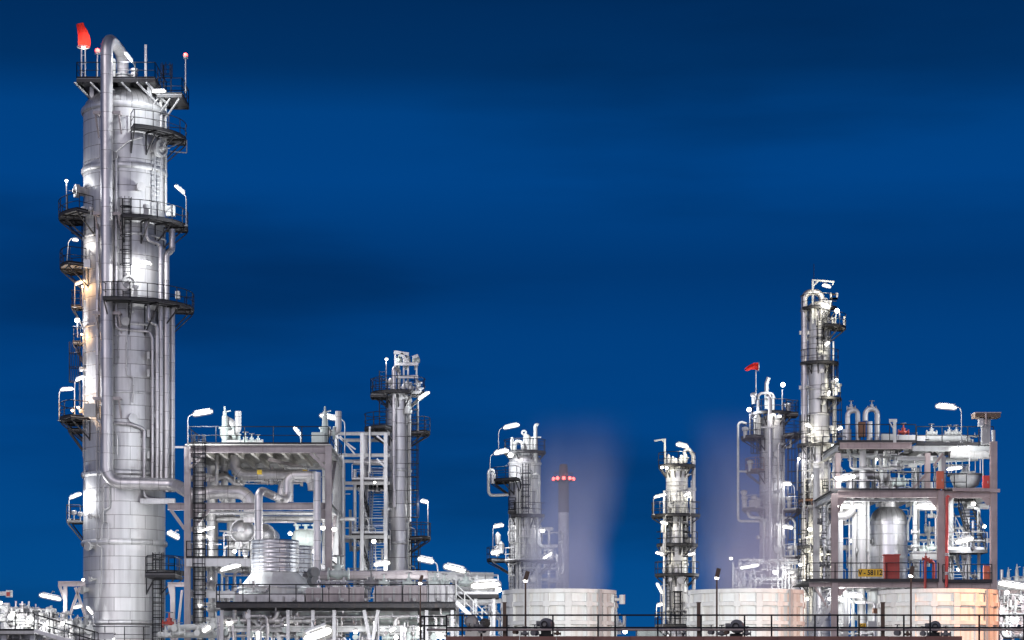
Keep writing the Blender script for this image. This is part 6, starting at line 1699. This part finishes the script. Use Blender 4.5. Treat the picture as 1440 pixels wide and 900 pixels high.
BL('outer left of two small lamps under the top platform of the clad column', 931, 657, DG - 1.4, group=GG, r=.18)
BL('inner right of two small lamps under the top platform of the clad column', 937.5, 658, DG - 1.5, group=GG, r=.18)
T('tube light on a pole left of the bright shell zone of the clad column', 928, 697, DG - 1.8, 17, 14, ((920, 699), (919, 702), (919, 724)), group=GG, glowmat='lamp_bright')
T('short tube light by the right pipe at the bright shell zone', 966, 695, DG - 2.0, 9, 24, group=GG)
T('tube light under the middle platform on the left of the clad column', 934, 735, DG - 2.0, 10, -14, group=GG)
T('tube light at the left of the lower shell of the clad column', 927.5, 778, DG - 1.5, 11, -12, group=GG)
T('tube light at the right of the lower shell of the clad column', 972, 779, DG - 1.5, 10, 12, group=GG)
T('large steeply tilted light on a white pole left of the clad column foot', 927.5, 827, DG - 6, 16, -62, ((931, 834), (932, 838), (932, 905)), group=GG, glowmat='lamp_bright')
T('short tube light below the large tilted light', 928, 850, DG - 3, 9, 16, ((923, 852), (923, 868)), group=GG, r=.15)
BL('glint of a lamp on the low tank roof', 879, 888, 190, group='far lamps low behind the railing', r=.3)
GH = 'lamps on the veiled column'
FL('left starry lamp on a pole beside the veiled column', 1053.5, 576, DH - 1, ((1054.5, 582), (1054.5, 612)), group=GH, r=.2, glowmat='lamp_bright')
FL('right starry lamp on a pole over the veiled column top', 1101, 541, DH - 1, ((1100, 548), (1100, 580)), group=GH, r=.2, glowmat='lamp_bright')
T('tube light on a bent pole right of the veiled column', 1107.5, 680, DH - 1, 10, -6, ((1113, 681), (1117, 683), (1118, 715)), group=GH, r=.18)
T('tube light lower down right of the veiled column', 1108, 741, DH - 2, 14, -8, group=GH, r=.18)
T('left of two fitted lights under the top of the veiled column', 1088, 583, DH - 2.0, 6, -8, group=GH, r=.13, glowmat='lamp_soft')
T('right of two fitted lights under the top of the veiled column', 1096, 585, DH - 1.8, 6, -8, group=GH, r=.13, glowmat='lamp_soft')
T('long glaring tube light behind the rim of the middle cooling tower', 1054, 796, DH - 8, 27, 10, group=GH, r=.24, glowmat='lamp_bright')
BL('round lamp at the foot of the veiled column', 1090.5, 804, DH - 6, group=GH, r=.34)
T('tube light on the white bracket right of the veiled column foot', 1110, 805, DH - 4.5, 12, 8, group=GH, r=.14, glowmat='lamp_soft')
BL('dim lamp in the steam left of the veiled column foot', 1028, 785, DH + 6, group=GH, r=.25, glowmat='lamp_soft')
BL('lamp on the pole between veiled and tall column, upper', 1123.5, 645, DI - 1, ((1123, 647), (1121, 652), (1121, 690)), group=GH, r=.2)
GI = 'lamps on the tall column'
T('tube light under the arm at the very top of the tall column', 1162.5, 402, DI - 1.2, 12, -14, group=GI, r=.13)
T('glaring light on the top platform of the tall column', 1161, 430, DI - 2.0, 12, -18, group=GI, r=.24, glowmat='lamp_bright')
FL('round starry lamp at the right of the tall column top', 1177, 437, DI - 1.6, ((1176, 441), (1175, 445), (1175, 460)), group=GI, r=.2, glowmat='lamp_bright', aim=(.3, -.9, -.2))
T('light on the shell below the second platform of the tall column', 1163, 483, DI - 1.9, 7, 40, group=GI, r=.18)
BL('small lamp on a bracket right of the tall column, upper half', 1176.5, 534, DI - 1, ((1174, 537), (1171, 534)), group=GI, r=.2)
T('light hugging the shell above the third platform', 1165, 553, DI - 1.9, 7, 70, group=GI, r=.14)
T('tilted light at the left of the bright shell zone of the tall column', 1136.5, 598, DI - 1.9, 8, -24, group=GI, r=.17, glowmat='lamp_bright')
BL('lamp left of the manway ring on the tall column', 1145, 606, DI - 2.2, group=GI, r=.16)
T('light at the right of the manway zone of the tall column', 1181, 602, DI - 1.5, 7, 20, group=GI, r=.16)
BL('lamp under the rim of the manway platform', 1171, 626, DI - 1.9, group=GI, r=.16)
BL('glaring lamp above the rusty platform of the tall column, left', 1145, 669, DI - 2.2, group=GI, r=.28, glowmat='lamp_bright')
BL('glaring lamp above the rusty platform of the tall column, right', 1174, 672, DI - 2.0, group=GI, r=.2)
BL('glaring lamp on the shell below the rusty platform', 1139, 744, DI - 2.2, group=GI, r=.26, glowmat='lamp_bright')
BL('glaring lamp on the shell beside the lower caged ladder', 1147, 783, DI - 2.4, group=GI, r=.28, glowmat='lamp_bright')
BL('small lamp left of the tall column by the lower platform', 1125.5, 794, DI - 1.6, group=GI, r=.2)
BL('small lamp low left of the tall column', 1135.5, 842, DI - 1.9, group=GI, r=.17)
GJ = 'lamps in the right frame'
T('tube light on a tall bent pole on top of the right frame', 1330.5, 571.5, DJ + 1, 28, -5, ((1345, 572.5), (1350, 573), (1352, 579), (1352, 622)), group=GJ, glowmat='lamp_bright', r=.17)
T('tube light close under the top deck near the right post', 1349, 631, DJ + 1.2, 22, 14, group=GJ, glowmat='lamp_bright')
BL('small lamp at the right end of the white drum pipe', 1363, 624, DJ + 2, group=GJ, r=.15)
T('tube light over the bowl platform', 1342, 658.5, DJ + 1.5, 21, 8, group=GJ, glowmat='lamp_bright')
T('glaring light under the left part of the top deck', 1191, 671, DJ + 1.2, 23, 12, group=GJ, glowmat='lamp_bright', r=.24)
BL('lamp behind the mid deck railing at the left post', 1176, 672, DJ - .4, group=GJ, r=.14)
T('glaring light in the U bend under the mid deck', 1186, 711, DJ + 1.4, 20, -4, group=GJ, glowmat='lamp_bright', r=.24)
T('bright light left of the vessel neck', 1207, 711, DJ + 1.6, 12, 0, group=GJ, r=.2)
T('long bright light under the mid deck right of the vessel', 1303, 712, DJ + 1.2, 30, -2, group=GJ, glowmat='lamp_bright', r=.24)
BL('bright lamp at the upper stair flight of the right frame', 1369, 708, DJ + 1.5, group=GJ, r=.22)
T('tube light under the stair landing of the right frame', 1356, 759, DJ + .4, 25, 14, group=GJ, glowmat='lamp_bright', r=.2)
T('upright glare at the foot of the left post', 1185, 828, DJ + .6, 12, -72, group=GJ, glowmat='lamp_bright', r=.24)
T('level glare right of the left post foot', 1201, 837, DJ + .8, 24, -4, group=GJ, glowmat='lamp_bright', r=.2)
BL('small lamp far low left of the right frame', 1167, 842, DJ + 3, group=GJ, r=.22)
T('long glare at the right edge outside the frame', 1424, 822, DQ - 6, 40, -9, group='lamps of the far rack', glowmat='lamp_bright', r=.36)
BL('lamp under the long glare at the right edge', 1416, 833, DQ - 4, group='lamps of the far rack', r=.34)

for lb, g, d, pts in (('small bright work light tucked among the pipes of the left steel frame', 'work lights in the left steel frame', 153, ((276, 768), (330, 775), (345, 783), (408, 750), (440, 775), (275, 850), (296, 812))),
                      ('small bright work light among the pipes below the air cooler walkway', 'work lights under the walkway', 131, ((322, 876), (366, 889), (402, 880), (500, 888), (592, 884), (618, 892), (528, 876))),
                      ('small bright work light on the crowded lower left rack', 'work lights on the lower left rack', 141, ((18, 862), (40, 874), (64, 878), (88, 876))),
                      ('small bright work light among the tiers of the far rack', 'work lights on the far rack', 229, ((1410, 856), (1428, 870), (1436, 842), (1416, 886))),
                      ('small bright work light deep inside the right process frame', 'work lights in the right process frame', 155, ((1232, 645), (1290, 648), (1352, 690), (1384, 740), (1212, 860), (1196, 760), (1348, 800)))):
    for px, py in pts: BL(lb, px, py, d, group=g, r=.2)


# ================================================================== steam
def steam(label, base, top, R0, R1, dens, seed, fade0=.04):
    """slanting plume: a closed tapering body filled with uneven steam"""
    base, top = V(base), V(top); h = top.z - base.z; n, k = 40, 14
    m = MB(); vs = []; fs = []
    for i in range(k + 1):
        f = i / k; c = base.lerp(top, f); r = R0 + (R1 - R0) * f
        for j in range(n):
            a = 2 * pi * j / n; vs.append(c + V((cos(a), sin(a), 0)) * r)
    for i in range(k):
        for j in range(n): fs.append((i * n + j, i * n + (j + 1) % n, (i + 1) * n + (j + 1) % n, (i + 1) * n + j))
    fs += [tuple(reversed(range(n))), tuple(range(k * n, k * n + n))]
    m._add(vs, fs)
    mt = bpy.data.materials.new('steam'); mt.use_nodes = True; nt = mt.node_tree; L = nt.links.new
    for x in list(nt.nodes): nt.nodes.remove(x)
    out = N(nt, 'ShaderNodeOutputMaterial'); pv = N(nt, 'ShaderNodeVolumePrincipled'); L(pv.outputs[0], out.inputs['Volume'])
    pv.inputs['Color'].default_value = (.76, .80, 1.0, 1); pv.inputs['Anisotropy'].default_value = .15  # blue tint paints skylight into steam that is white itself
    ge = N(nt, 'ShaderNodeNewGeometry')
    sub = N(nt, 'ShaderNodeVectorMath', operation='SUBTRACT'); L(ge.outputs['Position'], sub.inputs[0]); sub.inputs[1].default_value = base
    sp = N(nt, 'ShaderNodeSeparateXYZ'); L(sub.outputs[0], sp.inputs[0])
    f = N(nt, 'ShaderNodeMath', operation='DIVIDE', use_clamp=True); L(sp.outputs['Z'], f.inputs[0]); f.inputs[1].default_value = h
    ax = N(nt, 'ShaderNodeVectorMath', operation='SCALE'); ax.inputs[0].default_value = top - base; L(f.outputs[0], ax.inputs['Scale'])
    d = N(nt, 'ShaderNodeVectorMath', operation='SUBTRACT'); L(sub.outputs[0], d.inputs[0]); L(ax.outputs[0], d.inputs[1])
    fl = N(nt, 'ShaderNodeVectorMath', operation='MULTIPLY'); L(d.outputs[0], fl.inputs[0]); fl.inputs[1].default_value = (1, 1, 0)
    ln = N(nt, 'ShaderNodeVectorMath', operation='LENGTH'); L(fl.outputs[0], ln.inputs[0])
    rr = N(nt, 'ShaderNodeMapRange'); L(f.outputs[0], rr.inputs[0]); rr.inputs[3].default_value = R0; rr.inputs[4].default_value = R1
    q = N(nt, 'ShaderNodeMath', operation='DIVIDE'); L(ln.outputs['Value'], q.inputs[0]); L(rr.outputs[0], q.inputs[1])
    wz = N(nt, 'ShaderNodeTexNoise'); wz.inputs['Scale'].default_value = .55; wz.inputs['Detail'].default_value = 3
    wm = N(nt, 'ShaderNodeMapping'); wm.inputs['Scale'].default_value = (1, 1, .45); wm.inputs['Location'].default_value = (seed * 2, 0, seed); L(sub.outputs[0], wm.inputs['Vector']); L(wm.outputs[0], wz.inputs['Vector'])
    wq = N(nt, 'ShaderNodeMath', operation='MULTIPLY_ADD'); L(wz.outputs['Fac'], wq.inputs[0]); wq.inputs[1].default_value = .7; wq.inputs[2].default_value = -.36
    q2 = N(nt, 'ShaderNodeMath', operation='ADD'); L(q.outputs[0], q2.inputs[0]); L(wq.outputs[0], q2.inputs[1]); q = q2
    edge = N(nt, 'ShaderNodeMapRange', interpolation_type='SMOOTHSTEP'); L(q.outputs[0], edge.inputs[0])
    edge.inputs[1].default_value = 1.0; edge.inputs[2].default_value = .05; edge.inputs[3].default_value = 0; edge.inputs[4].default_value = 1
    up = N(nt, 'ShaderNodeMapRange', interpolation_type='SMOOTHSTEP'); L(f.outputs[0], up.inputs[0])
    up.inputs[1].default_value = 1.0; up.inputs[2].default_value = fade0; up.inputs[3].default_value = 0; up.inputs[4].default_value = 1
    st = N(nt, 'ShaderNodeMapping'); st.inputs['Scale'].default_value = (1, 1, .22); st.inputs['Location'].default_value = (seed, seed, 0); L(sub.outputs[0], st.inputs['Vector'])
    nz = N(nt, 'ShaderNodeTexNoise'); nz.inputs['Scale'].default_value = .45; nz.inputs['Detail'].default_value = 2; L(st.outputs[0], nz.inputs['Vector'])
    nr = N(nt, 'ShaderNodeMapRange'); L(nz.outputs['Fac'], nr.inputs[0]); nr.inputs[1].default_value = .3; nr.inputs[2].default_value = .7; nr.inputs[3].default_value = .65; nr.inputs[4].default_value = 1.25
    a = N(nt, 'ShaderNodeMath', operation='MULTIPLY'); L(edge.outputs[0], a.inputs[0]); L(up.outputs[0], a.inputs[1])
    b = N(nt, 'ShaderNodeMath', operation='MULTIPLY'); L(a.outputs[0], b.inputs[0]); L(nr.outputs[0], b.inputs[1])
    lo = N(nt, 'ShaderNodeMapRange', interpolation_type='SMOOTHSTEP'); L(f.outputs[0], lo.inputs[0]); lo.inputs[1].default_value = 0; lo.inputs[2].default_value = .4; lo.inputs[3].default_value = dens * 1.7; lo.inputs[4].default_value = dens
    c = N(nt, 'ShaderNodeMath', operation='MULTIPLY'); L(b.outputs[0], c.inputs[0]); L(lo.outputs[0], c.inputs[1])
    L(c.outputs[0], pv.inputs['Density'])
    o = obj('steam_plume', m, mt, None, label=label, cat='steam', group='steam plumes over the cooling towers', kind='stuff')
    return o


steam('lavender steam plume drifting from the nearest-to-middle cooling tower past the chimney', W(790, 832, DT), W(816, 565, DT), 2.3, 3.1, .48, 3.0)
steam('paler steam plume from the middle cooling tower in front of the veiled column', W(1050, 832, DT), W(1052, 560, DT), 2.35, 3.4, .44, 11.0)

# ================================================================== ground
m = MB(); m.plate([(-3000, -300), (3000, -300), (3000, 6000), (-3000, 6000)], -.5, 0); obj('ground', m, 'gravel', kind='structure')
m = MB(); m.plate([(-60, 85), (60, 85), (60, 260), (-60, 260)], .004, .01); obj('plant_slab', m, 'concrete', kind='structure')

# ================================================================== dusk sky and the last light behind the camera
w = bpy.data.worlds.new('World'); SC.world = w; w.use_nodes = True
nt = w.node_tree; L = nt.links.new; bg = nt.nodes['Background']
tc = N(nt, 'ShaderNodeTexCoord'); sp = N(nt, 'ShaderNodeSeparateXYZ'); L(tc.outputs['Generated'], sp.inputs[0])
ramp = N(nt, 'ShaderNodeValToRGB'); L(sp.outputs['Z'], ramp.inputs[0])
cr = ramp.color_ramp
stops = [(0.0, (.003, .080, .265)), (.05, (.0008, .064, .240)), (.112, (.0004, .052, .218)), (.15, (.0003, .046, .198)), (.178, (.0003, .036, .158)), (.215, (.0003, .051, .222)), (.242, (.0003, .048, .205)), (.26, (.0003, .029, .122)), (.29, (.0003, .023, .098)), (.6, (.001, .018, .08)), (1.0, (.001, .012, .055))]
while len(cr.elements) < len(stops): cr.elements.new(.5)
for e, (p, c) in zip(cr.elements, stops): e.position = p; e.color = (*c, 1)
mp = N(nt, 'ShaderNodeMapping'); mp.inputs['Scale'].default_value = (3.0, 3.0, 17); L(tc.outputs['Generated'], mp.inputs['Vector'])
nz = N(nt, 'ShaderNodeTexNoise'); nz.inputs['Scale'].default_value = 1.0; nz.inputs['Detail'].default_value = 5; nz.inputs['Roughness'].default_value = .5; L(mp.outputs[0], nz.inputs['Vector'])
cl = N(nt, 'ShaderNodeMapRange', interpolation_type='SMOOTHSTEP'); L(nz.outputs['Fac'], cl.inputs[0]); cl.inputs[1].default_value = .44; cl.inputs[2].default_value = .70
cl.inputs[3].default_value = 1.08; cl.inputs[4].default_value = .74
mul = N(nt, 'ShaderNodeVectorMath', operation='SCALE'); L(ramp.outputs[0], mul.inputs[0]); L(cl.outputs[0], mul.inputs['Scale'])
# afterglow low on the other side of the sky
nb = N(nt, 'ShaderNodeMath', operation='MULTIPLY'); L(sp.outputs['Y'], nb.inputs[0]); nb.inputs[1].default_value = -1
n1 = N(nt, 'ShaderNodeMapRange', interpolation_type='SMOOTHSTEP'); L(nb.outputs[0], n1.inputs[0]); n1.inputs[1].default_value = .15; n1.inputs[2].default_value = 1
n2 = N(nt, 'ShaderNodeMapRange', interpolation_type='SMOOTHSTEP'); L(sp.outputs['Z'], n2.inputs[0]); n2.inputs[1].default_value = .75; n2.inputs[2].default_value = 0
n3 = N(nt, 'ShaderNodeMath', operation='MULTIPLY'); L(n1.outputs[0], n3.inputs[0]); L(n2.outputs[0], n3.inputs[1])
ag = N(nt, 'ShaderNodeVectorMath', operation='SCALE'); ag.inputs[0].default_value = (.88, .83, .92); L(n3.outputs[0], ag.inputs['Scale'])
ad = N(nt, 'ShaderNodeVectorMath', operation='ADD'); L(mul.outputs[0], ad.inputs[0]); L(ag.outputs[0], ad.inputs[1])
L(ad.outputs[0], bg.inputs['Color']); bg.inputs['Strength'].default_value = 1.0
sl = bpy.data.lights.new('sun', 'SUN'); sl.energy = .8; sl.angle = radians(25); sl.color = (1.0, .92, .93)
so = bpy.data.objects.new('sun', sl); COL.objects.link(so); so.rotation_euler = (radians(66), 0, radians(-24))

# ================================================================== camera and render settings
cd = bpy.data.cameras.new('camera'); co = bpy.data.objects.new('camera', cd); COL.objects.link(co)
co.location = (0, 0, CZ); co.rotation_euler = (pi / 2, 0, 0)
cd.sensor_width = 36; cd.lens = F / 1440 * 36; cd.shift_y = (HY - 450) / 1440; cd.clip_end = 9000; cd.clip_start = .5
SC.camera = co
SC.render.engine = 'CYCLES'
cy = SC.cycles
cy.use_denoising = True
try:
    cy.denoiser = 'OPENIMAGEDENOISE'; cy.denoising_input_passes = 'RGB_ALBEDO_NORMAL'
except Exception: pass
cy.max_bounces = 6; cy.diffuse_bounces = 3; cy.glossy_bounces = 3; cy.transmission_bounces = 2; cy.volume_bounces = 2
cy.sample_clamp_direct = 10; cy.sample_clamp_indirect = 3
cy.caustics_reflective = False; cy.caustics_refractive = False
cy.use_light_tree = True; cy.use_adaptive_sampling = True; cy.adaptive_threshold = .01
cy.volume_step_rate = 1.0; cy.volume_max_steps = 128
SC.view_settings.view_transform = 'Standard'; SC.view_settings.look = 'None'; SC.view_settings.exposure = 0; SC.view_settings.gamma = 1
